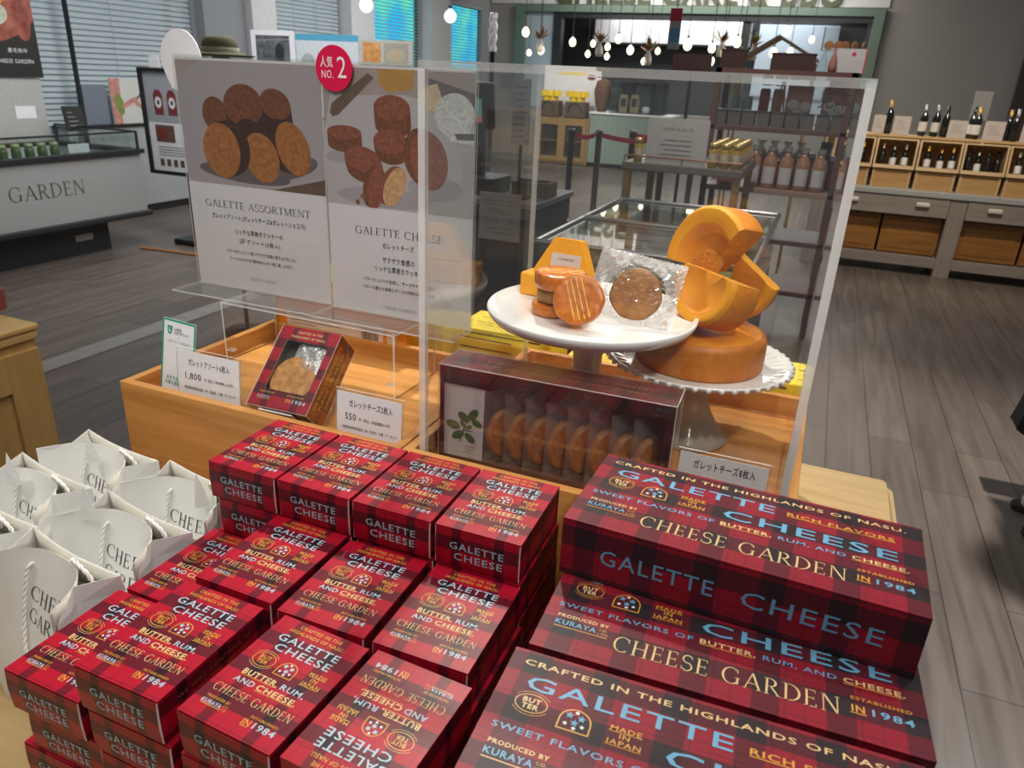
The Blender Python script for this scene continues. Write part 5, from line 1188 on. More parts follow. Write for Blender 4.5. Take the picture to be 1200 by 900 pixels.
for z in (.225, .205, .065, .04): mb.flat([(-.10, z), (.10, z), (.10, z+.006), (-.10, z+.006)], (0, -.0125, 0), (1, 0, 0), (0, 0, 1), 1)
mb.build('board', [M_MIDG, M_GREYINK], t); MB().box((-.12, -.008, -.25), (-.10, .0, 0)).box((.10, -.008, -.25), (.12, .0, 0)).build('bracket', M_BLACK, t)
t = thing('register_terminal', 'dark register terminal with a coloured screen on the register counter', 'register', (-1.66, 3.55, .8255)); MB().box((-.16, -.14, 0), (.16, .16, .10)).build('cash_drawer', M_DKG, t, .006); MB().box((-.03, 0, .10), (.03, .05, .42)).build('neck', M_BLACK, t); MB().box((-.15, -.02, .38), (.13, .02, .64), 0).build('screen_housing', M_BLACK, t, .008, rot=(.15, 0, 0)); mb = MB().box((-.12, -.024, .42), (.06, -.0205, .55), 0); mb.box((-.12, -.0255, .42), (.06, -.0242, .45), 1); mb.build('screen', [plain('screen_green', (.10, .22, .20), .3, emit=.35), plain('screen_orange', (.40, .10, .06), .3, emit=.3)], t, rot=(.15, 0, 0))
t = thing('ticket_rack', 'tall pale hanging notice strip beside the register screen', 'notice', (-1.335, 3.40, .8255)); MB().box((-.05, 0, 0), (.05, .08, .02)).box((-.006, .02, .02), (.006, .04, .33)).build('stand', M_BLACK, t); mb = MB().box((-.05, -.004, .31), (.055, .012, .66))
for k in range(9): mb.flat([(-.035, .35+k*.033), (.035-.01*(k % 2), .35+k*.033), (.035-.01*(k % 2), .358+k*.033), (-.035, .358+k*.033)], (0, -.0045, 0), (1, 0, 0), (0, 0, 1), 1)
mb.build('notice_sheet', [plain('notice_grey', (.46, .46, .44), .6), M_GREYINK], t); MB().box((-.13, .0, .60), (-.05, .012, .68)).build('tab', M_MIDG, t)
o = MB().box((-.12, -.08, 0), (.12, .08, .012)).box((-.12, -.08, .012), (-.108, .08, .09)).box((.108, -.08, .012), (.12, .08, .09)).box((-.108, -.08, .012), (.108, -.068, .09)).box((-.108, .068, .012), (.108, .08, .09)).build('wooden_tray_box', wood('dull_oak', (.12, .08, .045), (.2, .14, .08), 0)); o.location = (-1.30, 3.50, .8255); o.location.y = 3.60; tag(o, 'small brown wooden tray at the right end of the register counter', 'tray')
t = thing('white_ornament', 'twisted white glass ornament on a black post beyond the posters', 'ornament', (-3.12, 7.0, 0)); MB().lathe([(0, 0), (.13, 0), (.13, .02), (.025, .04), (.025, 1.70), (.04, 1.72), (0, 1.73)], 16).build('post', M_BLACK, t)
mb = MB(); 
for ph in (0, 2.1, 4.2): mb.tube([(.03*math.cos(ph+k*.5), .03*math.sin(ph+k*.5), 1.72+k*.026) for k in range(15)], [.022*(1-.4*abs(k-7)/7) for k in range(15)], 8)
mb.build('twisted_glass', plain('white_glass', (.75, .75, .74), .2), t)
# far end: cabinet with yellow goods, sage counter
M_OCH = wood('ochre_cabinet_wood', (.26, .15, .055), (.36, .22, .09), 0)
t = thing('glazed_cabinet', 'pale wooden cabinet with two glazed doors at the far end', 'cabinet', (-4.33, 13.2, 0)); MB().box((-.52, -.2, .02), (.52, .3, .06)).box((-.52, -.2, .78), (.52, .3, .83)).box((-.52, -.2, .06), (-.47, .3, .78)).box((.47, -.2, .06), (.52, .3, .78)).box((-.47, .27, .06), (.47, .3, .78)).build('carcass', M_OCH, t); MB().box((-.47, -.1, .40), (.47, .27, .42)).build('shelf', M_OCH, t)
for k in range(2):
    x0 = -.47+k*.47; mb = MB()
    for lo, hi in (((x0, -.22, .06), (x0+.07, -.2, .78)), ((x0+.40, -.22, .06), (x0+.47, -.2, .78)), ((x0+.07, -.22, .70), (x0+.40, -.2, .78)), ((x0+.07, -.22, .06), (x0+.40, -.2, .14))): mb.box(lo, hi)
    d = mb.build('door', M_OCH, t); MB().box((x0+.07, -.214, .14), (x0+.40, -.208, .70)).build('glass', M_GLS, d)
M_BYEL = plain('bright_yellow_pack', (.85, .58, .02), .4, emit=.0); M_BRN = plain('brown_basket', (.10, .06, .035), .7, bump=.3, scale=60)
for k, (x, lab) in enumerate(((-4.62, 'left brown basket of yellow packs on the glazed cabinet'), (-4.10, 'right brown basket of yellow packs on the glazed cabinet'))):
    t = thing('basket', lab, 'basket', (x, 13.1, .8305), 0, 'baskets of yellow packs'); MB().box((-.20, -.12, 0), (.20, .14, .28)).build('body', M_BRN, t, .02); MB().tube([(.13*math.cos(PI*q/10), -.13, .10+.16*math.sin(PI*q/10)) for q in range(11)], .012, 6).build('handle', M_DKG, t)
    for q in range(5):
        o = MB().prism([(-.075, -.03), (-.03, -.06), (.07, -.05), (.08, .02), (.03, .06), (-.06, .05)], 0, .10).build('yellow_pack', M_BYEL, bevel=.015); o.location = (x-.14+q*.07, 13.06+.03*(q % 2), 1.112+.075*((q+1) % 2)); o.rotation_euler = (0, 0, .3*q-.5); tag(o, '%s yellow pack in the %s' % (['leftmost', 'second', 'middle', 'fourth', 'rightmost'][q], lab.replace(' of yellow packs', '')), 'pack', 'yellow packs in the baskets')
t = thing('back_poster', 'white poster standing behind the yellow packs', 'poster', (-4.33, 13.42, .8305)); mb = MB().box((-.55, 0, 0), (.55, .02, .82)); q = Print(mb, (-.55, -.0006, 0), (1, 0, 0), (0, 0, 1), 1.1, .82); q.poly(ell(.92, .70, .08, .05), 1); q.poly(ell(.55, .75, .3, .03), 2); mb.build('sheet', [plain('poster_bright', (.72, .70, .72), .5), M_RJAM, M_BYEL], t)
o = MB().lathe([(0, 0), (.08, 0), (.12, .12), (.16, .34), (.12, .52), (0, .56)], 14).build('dried_bouquet', textured('dried_brown', (.07, .035, .02), (.18, .09, .05), 30, .9, 1, .02)); o.location = (-3.66, 13.2, .9605); tag(o, 'brown dried bouquet at the left end of the sage counter', 'bouquet')
t = thing('sage_counter', 'pale sage green counter at the far end behind the red belt barrier', 'counter', (-3.10, 13.2, 0)); mb = MB().box((-.70, -.2, .08), (.75, .5, .93), 0)
for k in range(17): mb.box((-.695+k*.085, -.206, .08), (-.62+k*.085, -.2, .90), 0)
mb.build('panelled_front', plain('pale_sage', (.24, .30, .25), .6), t); MB().box((-.72, -.23, .93), (.77, .52, .96)).build('worktop', M_WHITE, t); MB().box((-.66, -.17, 0), (.7, .45, .08)).build('plinth', M_BLACK, t)
t = thing('glass_display', 'dark glass display box on the sage counter', 'display case', (-3.0, 13.15, .9605)); MB().box((-.47, .35, 0), (.47, .38, .55)).box((-.47, -.12, .52), (.47, .38, .55)).box((-.47, -.12, 0), (.47, .35, .015)).build('frame', M_DKG, t); MB().box((-.47, -.125, .015), (.47, -.12, .52)).build('glass', M_GLS, t)
M_KRAFT = plain('kraft_paper', (.40, .27, .15), .7)
for k, x in enumerate((-3.24, -3.04)):
    t = thing('kraft_pouch', ['left', 'right'][k]+' kraft pouch with dark label in the far glass display', 'pouch', (x, 13.15, .9765), 0, 'kraft pouches in the far glass display'); MB().prism([(-.07, 0), (.07, 0), (.08, .18), (.06, .30), (-.06, .30), (-.08, .18)], -.04, .04, 0, Matrix(((1, 0, 0, 0), (0, 0, 1, 0), (0, 1, 0, 0), (0, 0, 0, 1)))).build('pouch', M_KRAFT, t); MB().box((-.05, -.043, .10), (.05, -.041, .24)).build('label', M_INK, t)
o = MB().lathe([(0, 0), (.06, 0), (.07, .06), (.05, .11), (0, .12)], 14).build('white_pot', M_WHITE); o.location = (-2.83, 13.15, .9765); tag(o, 'small white pot right of the kraft pouches', 'pot')
# stanchions and belts
M_POST = plain('smoky_post', (.06, .055, .052), .35, .6); M_BELT = plain('red_belt', (.45, .02, .06), .6)
sp = [(-2.30, 7.35), (-2.02, 7.45), (-1.72, 7.75)]
t0 = None
for k, (x, y) in enumerate(sp):
    if k == 0:
        t0 = t = thing('belt_post', 'x', 'barrier post', (x, y, 0)); MB().lathe([(0, 0), (.125, 0), (.125, .012), (.05, .03), (.034, .045), (.034, .93), (.04, .935), (.04, .99), (.03, 1.0), (0, 1.0)], 24).build('post', M_POST, t)
    else: t = dup(t0, (x, y, 0))
    t['label'] = ['left', 'middle', 'right'][k]+' dark belt barrier post seen through the case'; t['group'] = 'belt barrier posts'
for k, (a, b, lab) in enumerate(((sp[0], sp[1], 'short red barrier belt between left and middle posts'), (sp[1], (-1.30, 7.3), 'red barrier belt running right from the middle post'), (sp[2], (-1.15, 8.3), 'red barrier belt rising behind the white shelf sign'))):
    a, b = Vector((*a, .945)), Vector((*b, .945)); dv = (b-a).normalized(); a = a+dv*.042; b = b-dv*.042; n_ = Vector((-dv.y, dv.x, 0))*.002; mb = MB(); V = []
    for i in range(9):
        p = a.lerp(b, i/8); s_ = -.03*math.sin(PI*i/8); V += [p-n_+Vector((0, 0, s_-.025)), p-n_+Vector((0, 0, s_+.025)), p+n_+Vector((0, 0, s_-.025)), p+n_+Vector((0, 0, s_+.025))]
    for i in range(8): mb.add(V[4*i:4*i+8], [[0, 4, 5, 1], [3, 7, 6, 2], [1, 5, 7, 3], [2, 6, 4, 0]])
    tag(mb.build('barrier_belt', M_BELT), lab, 'belt')
x_, y_ = -1.30, 7.3
t = dup(t0, (x_+.03, y_-.02, 0), 0, 'dark belt barrier post hidden by the white shelf sign', 'belt barrier posts'); t = dup(t0, (-1.13, 8.34, 0), 0, 'farthest dark belt barrier post behind the white shelf sign', 'belt barrier posts')
# shelf table with white sign and jars
M_TAUPE = plain('taupe_shelf', (.19, .165, .145), .5)
t = thing('shelf_table', 'taupe display shelf with jars and a white sign, seen through the case', 'shelf', (-.41, 3.83, 0)); MB().box((-.33, -.35, 1.045), (.33, .35, 1.085)).build('top', M_TAUPE, t, .004); MB().box((-.33, -.35, .60), (.33, .35, .63)).build('shelf', M_TAUPE, t)
for sx in (-.32, .28):
    for sy in (-.34, .30): MB().box((sx, sy, 0), (sx+.04, sy+.04, 1.045)).build('leg', M_OCH, t)
mb = MB(); mb.tube([(-.32, -.34, 1.12), (.32, -.34, 1.12)], .005, 6); mb.tube([(.32, -.34, 1.12), (.32, .34, 1.12)], .005, 6)
for p in ((-.32, -.34), (0, -.34), (.32, -.34), (.32, .34)): mb.tube([(p[0], p[1], 1.085), (p[0], p[1], 1.12)], .004, 6)
mb.build('copper_rail', plain('copper_rail', (.30, .14, .09), .4, .6), t)
t = thing('shelf_sign', 'white paper sign standing at the front of the taupe shelf', 'sign', (-.455, 3.515, 1.0855)); mb = MB().box((-.165, 0, .0), (.165, .006, .24))
mb.text('HONEY & SAUCE', 0, .185, .016, (0, -.001, 0), (1, 0, 0), (0, 0, 1), 1, width=.16)
for q in range(4): mb.flat([(-.07-.02*(q % 2), .125-q*.025), (.08, .125-q*.025), (.08, .130-q*.025), (-.07-.02*(q % 2), .130-q*.025)], (0, -.001, 0), (1, 0, 0), (0, 0, 1), 1)
mb.build('sheet', [plain('sign_white', (.55, .53, .52), .6), M_GREYINK], t)
M_HON = plain('honey_jar', (.42, .26, .02), .25); M_GLD = plain('gold_lid', (.65, .48, .20), .3, .7); M_LBLP = plain('jar_label', (.62, .55, .42), .5)
jr = None
for r in range(6):
    for c in range(3):
        p = (-.255+c*.062, 3.535+r*.105, 1.0855)
        if jr is None:
            jr = o = thing('honey_jar', 'x', 'jar', p); MB().lathe([(0, 0), (.022, 0), (.024, .005), (.024, .09), (.019, .10), (0, .10)], 14).build('glass', M_HON, o); MB().lathe([(0, .10), (.022, .10), (.022, .128), (0, .13)], 14).build('lid', M_GLD, o); MB().lathe([(.0245, .025), (.0245, .075)], 14, 0, None, True, -2.6, -.5).build('label', M_LBLP, o)
        else: o = dup(jr, p)
        o['label'] = 'gold-lidded honey jar, %s row from the front, %s from the left' % (names[r], names[c]); o['group'] = 'gold-lidded honey jars on the taupe shelf'
o = dup(jr, (-.665, 3.53, 1.0855), 0, 'gold-lidded honey jar alone left of the white shelf sign', 'gold-lidded honey jars on the taupe shelf')
# frosty glass showcase on the floor
t = thing('glass_showcase', 'low glass topped showcase right behind the clear case', 'showcase', (-.26, 3.0, 0)); MB().box((-.44, -.95, .0), (.40, 0.40, .62)).build('body', M_DKG, t); MB().box((-.42, -.93, .62), (.38, 0.38, .64)).build('deck', plain('showcase_deck', (.26, .26, .25), .5), t)
for lo, hi in (((-.44, -.95, .64), (-.432, 0.40, .88)), ((.392, -.95, .64), (.40, 0.40, .88)), ((-.432, -.95, .64), (.392, -.942, .88)), ((-.432, 0.392, .64), (.392, 0.40, .88)), ((-.44, -.95, .88), (.40, 0.40, .888))): MB().box(lo, hi).build('glass_pane', M_GLS, t)
mb = MB()
for a, b in (((-.44, -.95), (-.44, 0.40)), ((.40, -.95), (.40, 0.40)), ((-.44, -.95), (.40, -.95)), ((-.44, .40), (.40, 0.40)), ((-.44, -.3), (.40, -.3))): mb.tube([(a[0], a[1], .892), (b[0], b[1], .892)], .012, 6)
mb.build('steel_rim', M_STEEL, t)
r_ = random.Random(9); pm = [plain('pack_gold', (.36, .25, .08), .4), plain('pack_green', (.06, .12, .06), .4), plain('pack_white', (.55, .55, .52), .4), plain('pack_brown', (.12, .07, .04), .5)]; pn = ['gold', 'green', 'white', 'brown']; k_ = 0
for r in range(4):
    for c in range(4):
        i_ = r_.randrange(4); o = MB().box((-.075, -.10, 0), (.075, .10, .06+.05*r_.random())).box((-.06, -.101, .01), (.06, -.1, .05)).build('food_pack', pm[i_], bevel=.01); o.location = (-.555+c*.195, 2.22+r*.275, .6405); o.rotation_euler = (0, 0, r_.uniform(-.12, .12)); tag(o, '%s food pack, %s row, %s from left, in the low glass showcase' % (pn[i_], names[r], names[c]), 'pack', 'food packs in the low glass showcase')
# rust brown rack with goods
M_RUST = plain('rust_brown_metal', (.10, .045, .04), .5)
t = thing('goods_rack', 'rust brown metal rack with jars and bags at the right behind the case', 'shelf', (.0, 4.45, 0))
for x in (-.40, .36):
    for y in (-.22, .22): MB().box((x, y-.02, 0), (x+.035, y+.02, 1.60)).build('post', M_RUST, t)
for z in (.30, .62, .92, 1.28): MB().box((-.40, -.24, z-.03), (.395, .24, z)).build('shelf', M_RUST if z != .92 else plain('pinkish_shelf', (.30, .19, .16), .5), t, .003)
MB().box((-.40, -.24, 1.57), (.395, .24, 1.60)).build('shelf', M_RUST, t)
M_ROSE = plain('rose_bottle', (.30, .13, .10), .2); M_AMB = plain('amber_bottle', (.30, .15, .09), .2); M_PALEL = plain('bottle_label_grey', (.48, .48, .50), .5); M_CAPW = plain('white_cap', (.7, .68, .66), .4)
bt = None
for k in range(5):
    if bt is None:
        bt = o = thing('syrup_bottle', 'x', 'bottle', (-.10, 4.30, .9205)); MB().lathe([(0, 0), (.042, 0), (.046, .008), (.046, .14), (.037, .18), (.02, .20), (.02, .22), (0, .22)], 18).build('glass', M_AMB, o); MB().lathe([(0, .22), (.023, .22), (.023, .25), (0, .25)], 12).build('cap', M_CAPW, o); MB().lathe([(.0465, .03), (.0465, .13)], 18, 0, None, True, -2.4, -.7).build('label', M_PALEL, o)
    else: o = dup(bt, (-.10+k*.096, 4.30, .9205))
    o['label'] = '%s amber labelled bottle from the left on the pinkish rack shelf' % names[k]; o['group'] = 'amber labelled bottles on the rack'
o = MB().lathe([(0, 0), (.055, 0), (.06, .01), (.06, .10), (.05, .12), (0, .125)], 16).build('rose_jar', M_ROSE); o.location = (-.26, 4.32, .9205); tag(o, 'rose coloured jar at the left end of the pinkish rack shelf', 'jar')
o = MB().box((-.16, -.10, 0), (.16, .12, .12)).box((-.17, -.11, .12), (.17, .13, .15)).build('rack_riser_box', M_RUST); o.location = (.03, 4.52, .9205); tag(o, 'rust brown riser box behind the amber bottles', 'riser')
M_BAGF = acrylic('cellophane', (.9, .9, .9), .35, .2, (.8, .78, .78), .15); M_SWEET = textured('sweet_red_brown', (.25, .06, .04), (.5, .3, .2), 40, .5, .3)
for k in range(4):
    t = thing('cellophane_bag', '%s cellophane bag of sweets from the left on the rust riser box' % names[k], 'bag', (-.09+k*.08, 4.50, 1.071), 0, 'cellophane bags of sweets'); MB().lathe([(0, 0), (.034, 0), (.038, .03), (.03, .055), (0, .06)], 12).build('sweets', M_SWEET, t); MB().lathe([(.036, 0), (.042, .03), (.036, .06), (.012, .085), (.03, .12)], 14).build('cellophane', M_BAGF, t)
o = MB().box((-.03, -.008, 0), (.03, .008, .12)).build('slate_card', plain('slate', (.06, .065, .07), .6)); o.location = (.30, 4.40, 1.10); o = o; tag(o, 'dark slate card on the right of the rack', 'card'); o.location.z = .9205; o.scale = (1.1, 1, 2.4)
M_MAG = plain('magenta_jar', (.22, .03, .07), .3)
for k in range(3): o = MB().lathe([(0, 0), (.04, 0), (.043, .01), (.043, .15), (.03, .17), (0, .17)], 16).lathe([(0, .17), (.034, .17), (.034, .20), (0, .20)], 14, 1).build('magenta_jar', [M_MAG, M_CAPW]); o.location = (.15+k*.072, 4.60, .9205); o.location.x = (.215, .29, .345)[k]; o.location.y = (4.61, 4.62, 4.54)[k]; tag(o, '%s dark magenta jar from the left at the right end of the rack' % names[k], 'jar', 'dark magenta jars on the rack')
for k in range(9):
    o = MB().box((-.036, -.05, 0), (.036, .05, .075)).box((-.038, -.052, .075), (.038, .052, .088), 1).build('black_caddy', [plain('clear_grey_tub', (.10, .095, .09), .3), M_DKG]); o.location = (-.345+k*.085, 4.30, 1.2805); tag(o, '%s small black lidded tub from the left on the upper rack shelf' % (names+['ninth'])[k], 'tub', 'small black lidded tubs on the rack')
M_PINK = plain('salmon_box', (.55, .25, .20), .5); M_PINKL = plain('pale_pink', (.70, .42, .42), .5)
for k, (x, lab) in enumerate(((.09, 'salmon gift box with white flowers on the upper rack shelf'), (.30, 'salmon gift box at the right rack post'))):
    t = thing('gift_box', lab, 'box', (x, 4.50, 1.2805)); MB().box((-.075, -.04, 0), (.075, .05, .24)).build('box', M_PINK, t, .004); mb = MB()
    for fx, fz in ((-.03, .13), (.04, .12), (0, .08)): mb.prism(ell(fx, fz, .035, .03, 0, 12), -.047, -.041, 0, Matrix(((1, 0, 0, 0), (0, 0, 1, 0), (0, 1, 0, 0), (0, 0, 0, 1))))
    mb.build('flower_print', M_WHITE, t); MB().prism([(-.075, 0), (.075, 0), (.075, .05), (0, .075), (-.075, .05)], -.044, -.0405, 0, Matrix(((1, 0, 0, 0), (0, 0, 1, 0), (0, 1, 0, 0), (0, 0, 0, 1)))).build('sleeve', M_PINKL, t)
for k, (x, c, lab) in enumerate(((-.30, (.30, .42, .36), 'mint green packet on the upper rack shelf, first from the left'), (-.22, (.32, .44, .38), 'mint green packet on the upper rack shelf, second from the left'), (-.12, (.40, .04, .05), 'red tin on the upper rack shelf'), (-.04, (.55, .35, .2), 'beige stick bundle holder on the upper rack shelf'))):
    o = MB().lathe([(0, 0), (.032, 0), (.032, .15 if k < 2 else .20), (.026, .165 if k < 2 else .215), (0, .166 if k < 2 else .216)], 14).build('packet', plain('packet_%d' % k, c, .5)); o.location = (x, 4.52, 1.2805); tag(o, lab, 'packet')
t = thing('wooden_easel', 'small wooden easel legs on the upper rack shelf', 'easel', (.0, 4.40, 1.2805)); MB().tube([(-.05, 0, 0), (-.015, .0, .26)], .007, 6).build('leg', M_OCH, t); MB().tube([(.02, .0, 0), (-.005, 0, .26)], .007, 6).build('leg', M_OCH, t)
# things standing on the top shelf
M_MENU = plain('dark_brown_board', (.035, .012, .012), .5)
for x, y, wd, z0, z1, lab in ((-.325, 4.35, .14, 1.6005, 1.70, 'narrow dark brown board on top of the rack, left'), (.02, 4.40, .25, 1.6005, 1.69, 'wide dark brown board on top of the rack, right')):
    o = MB().box((-wd/2, -.05, 0), (wd/2, .05, z1-z0)).box((-wd/2-.004, -.054, z1-z0), (wd/2+.004, .054, z1-z0+.008)).build('brown_box', M_MENU); o.location = (x, y, z0); tag(o, lab, 'box')
t = thing('hanging_board_frame', 'dark brown box on a thin post left of the rack', 'box', (-.62, 4.62, 0)); MB().box((-.12, -.05, 1.57), (.12, .05, 1.68)).build('box', M_MENU, t); MB().box((-.01, -.01, 0), (.01, .01, 1.57)).build('post', M_BLACK, t); t.location.z = 0
t = thing('beige_canopy', 'beige cloth gable canopy beyond the rack', 'canopy', (-.19, 6.0, 0)); mb = MB(); A_, B_, C_ = Vector((-.30, 0, 1.69)), Vector((-.02, 0, 1.87)), Vector((.30, 0, 1.70))
for p, q_ in ((A_, B_), (B_, C_)): d_ = Vector((0, .35, 0)); u_ = Vector((0, 0, .022)); mb.add([p, q_, q_+d_, p+d_, p+u_, q_+u_, q_+d_+u_, p+d_+u_], [[0, 1, 2, 3], [7, 6, 5, 4], [0, 4, 5, 1], [1, 5, 6, 2], [2, 6, 7, 3], [3, 7, 4, 0]])
mb.build('cloth', plain('beige_cloth', (.42, .33, .22), .8), t)
for x in (-.30, .28):
    for y in (.01, .33): MB().tube([(x, y, 0), (x, y, 1.70)], .01, 6).build('pole', M_OCH, t)
t = thing('cookie_vitrine', 'clear tilted acrylic box of brown cookies on a beige stem at the upper right', 'display case', (.29, 4.55, 1.6005)); MB().lathe([(0, 0), (.06, 0), (.06, .01), (.035, .03), (.03, .10), (.05, .12), (0, .12)], 16).build('stem', plain('beige_stem', (.42, .34, .26), .6), t); mb = MB()
for lo, hi in (((-.13, -.07, .12), (.13, .07, .125)), ((-.13, -.07, .125), (.13, -.065, .25)), ((-.13, .065, .125), (.13, .07, .25)), ((-.13, -.065, .125), (-.125, .065, .25)), ((.125, -.065, .125), (.13, .065, .25))): mb.box(lo, hi, 0, None, 1)
mb.build('clear_box', [M_ACR, M_EDGET], t)
for k, (x, z, r) in enumerate(((-.09, .145, .03), (-.04, .145, .028), (.0, .15, .026), (.05, .145, .028), (.10, .15, .03))):
    o = cookie_mesh(.026, .014, seed=30+k).build('brown_cookie', M_COOKIEB); o.location = (.29+x, 4.55, 1.6005+.1265+.026); o.rotation_euler = (PI/2, 0, .3*k); tag(o, '%s brown cookie from the left in the tilted clear box at the upper right' % names[k], 'cookie', 'brown cookies in the upper right clear box')
t = thing('red_edged_card', 'white card with red edges under the cookie box at the upper right', 'card', (.33, 4.36, 1.6005)); mb = MB().box((-.09, 0, 0), (.09, .004, .13)); q = Print(mb, (-.09, -.0006, 0), (1, 0, 0), (0, 0, 1), .18, .13); q.poly([(0, 0), (.008, 0), (.008, .13), (0, .13)], 1); q.poly([(.172, 0), (.18, 0), (.18, .13), (.172, .13)], 1); q.poly(ell(.11, .10, .012, .012), 1); mb.build('sheet', [plain('card_grey', (.45, .45, .46), .5), plain('card_red', (.5, .03, .05), .5)], t)
for k in range(2): o = MB().lathe([(0, 0), (.022, 0), (.026, .03), (.02, .07), (.009, .10), (.009, .13), (0, .13)], 14).build('small_bottle', [M_GLS, M_ROSE][k]); o.location = (.19+.055*k, 4.36, 1.6005); tag(o, ['clear', 'dark rose'][k]+' small bottle left of the red edged card', 'bottle')
# hanging sign strip
t = thing('hanging_sign_strip', 'narrow red, white and blue sign strip hanging above the case', 'sign', (-1.24, 7.0, 1.80)); mb = MB()
for k, (z0, z1) in enumerate(((0, .06), (.06, .18), (.18, .24), (.24, .35))): mb.box((-.055, -.006, z0), (.055, .006, z1), k)
mb.build('strip', [M_PHG, plain('strip_blue', (.10, .28, .48), .4), M_MIDG, plain('strip_red', (.45, .02, .05), .4)], t); MB().tube([(0, 0, .35), (0, 0, 2.1)], .004, 6).build('cord', M_BLACK, t)

# ================================================================ FAR WALL: FRAME, KITCHEN OPENING, SIGN, PENDANTS
mb = MB()
for lo, hi in (((-5.78, 14.05, 1.0), (-5.60, 14.2, 2.78)), ((.60, 14.05, 1.0), (.76, 14.2, 2.78)), ((-5.60, 14.05, 2.66), (.60, 14.2, 2.78))): mb.box(lo, hi)
struct(mb.build('trim_6', M_GREEN))
mb = MB()
for lo, hi in (((-5.02, 14.12, .95), (-4.86, 14.3, 2.66)), ((.54, 14.12, .95), (.62, 14.3, 2.66)), ((-4.86, 14.12, 2.56), (.54, 14.3, 2.66)), ((-1.50, 14.2, .95), (-1.36, 14.34, 2.56))): mb.box(lo, hi)
struct(mb.build('trim_7', M_BLACK))
M_KD = plain('dark_kitchen', (.025, .026, .028), .6); M_KW = plain('kitchen_white_panel', (.62, .60, .60), .5)
struct(MB().box((-5.4, 15.9, 0), (1.4, 16, 3.4)).box((-5.4, 14.35, 3.0), (1.4, 16, 3.1)).box((-5.5, 14.35, 0), (-5.4, 16, 3.1)).box((1.4, 14.35, 0), (1.5, 16, 3.1)).build('wall_kitchen', M_KD))
t = thing('kitchen_hood', 'white kitchen hood band inside the far opening', 'hood', (-2.95, 15.6, 2.22)); MB().box((-1.65, -.1, 0), (1.45, .25, .42)).build('hood', M_KW, t, .01); MB().box((-1.62, -.07, -.03), (1.42, .22, 0)).build('filter', M_DKG, t)
t = thing('tall_fridge', 'tall pale fridge front at the right of the far opening', 'fridge', (-.62, 15.7, 0)); MB().box((-.72, -.1, 0), (.72, .1, 2.62)).build('panel', plain('pale_blue_panel', (.34, .40, .45), .5), t, .01); MB().box((-.74, -.12, 1.3), (.74, -.1, 1.34)).build('rail', M_STEEL, t)
struct(MB().box((-5.60, 14.17, .95), (-5.02, 14.2, 2.66)).build('trim_8', plain('pale_blue_wall', (.33, .39, .43), .7)))
struct(MB().box((-6.35, 14.16, 2.80), (.80, 14.2, 3.9)).build('trim_9', plain('white_fascia', (.60, .59, .57), .7)))
mb = MB(); mb.text('CHEESE CAKE & BBQ', -2.46, 3.02, .46, (0, 14.10, 0), (1, 0, 0), (0, 0, 1), 0, width=5.1, bold=.03); o = mb.build('wall_lettering', plain('sign_green_letters', (.05, .06, .025), .5)); so = o.modifiers.new('depth', 'SOLIDIFY'); so.thickness = .05; so.offset = -1
tag(o, 'large green wall lettering above the far opening, cut by the top photo edge', 'lettering')
BL_ = [(-3.55, 2.02), (-3.49, 1.78), (-3.33, 1.82), (-2.91, 1.92), (-2.70, 1.79), (-2.45, 1.88), (-2.32, 1.97), (-2.64, 1.91), (-2.16, 1.85), (-2.45, 1.77), (-1.98, 1.73), (-1.82, 1.85), (-1.47, 1.93), (-1.18, 1.90), (-1.04, 1.85), (-.84, 1.84), (-.90, 1.97), (-.48, 1.87), (-.30, 1.89), (-.37, 2.10), (-.09, 2.02), (-1.18, 1.76)]
r_ = random.Random(1); cam_ = Vector((.3176, -.7306, 1.5)); PB = None
order = sorted(range(len(BL_)), key=lambda i: BL_[i][0]); rank = {i: k for k, i in enumerate(order)}
cnt = ['first', 'second', 'third', 'fourth', 'fifth', 'sixth', 'seventh', 'eighth', 'ninth', 'tenth', 'eleventh', 'twelfth', 'thirteenth', 'fourteenth', 'fifteenth', 'sixteenth', 'seventeenth', 'eighteenth', 'nineteenth', 'twentieth', 'twenty-first', 'twenty-second']
for i, (x, z) in enumerate(BL_):
    k = r_.uniform(.93, 1.08); p = cam_+(Vector((x, 9, z))-cam_)*k
    lab = '%s lit bulb pendant from the left in the far cluster' % cnt[rank[i]]
    if PB is None: PB = pend('bulb_pendant', lab, p.x, p.y, p.z, .042, M_BULB, 3.9, 'bulb pendants before the far opening', 1.25)
    else: o = dup(PB, p, 0, lab, 'bulb pendants before the far opening'); s_ = r_.choice((.75, 1, 1.1)); o.scale = (s_, s_, s_)
M_DRY = textured('dried_flower', (.14, .07, .04), (.34, .18, .10), 60, .9, .5); M_LEAFG = textured('green_leaves', (.05, .10, .03), (.16, .22, .06), 60, .8, .5)
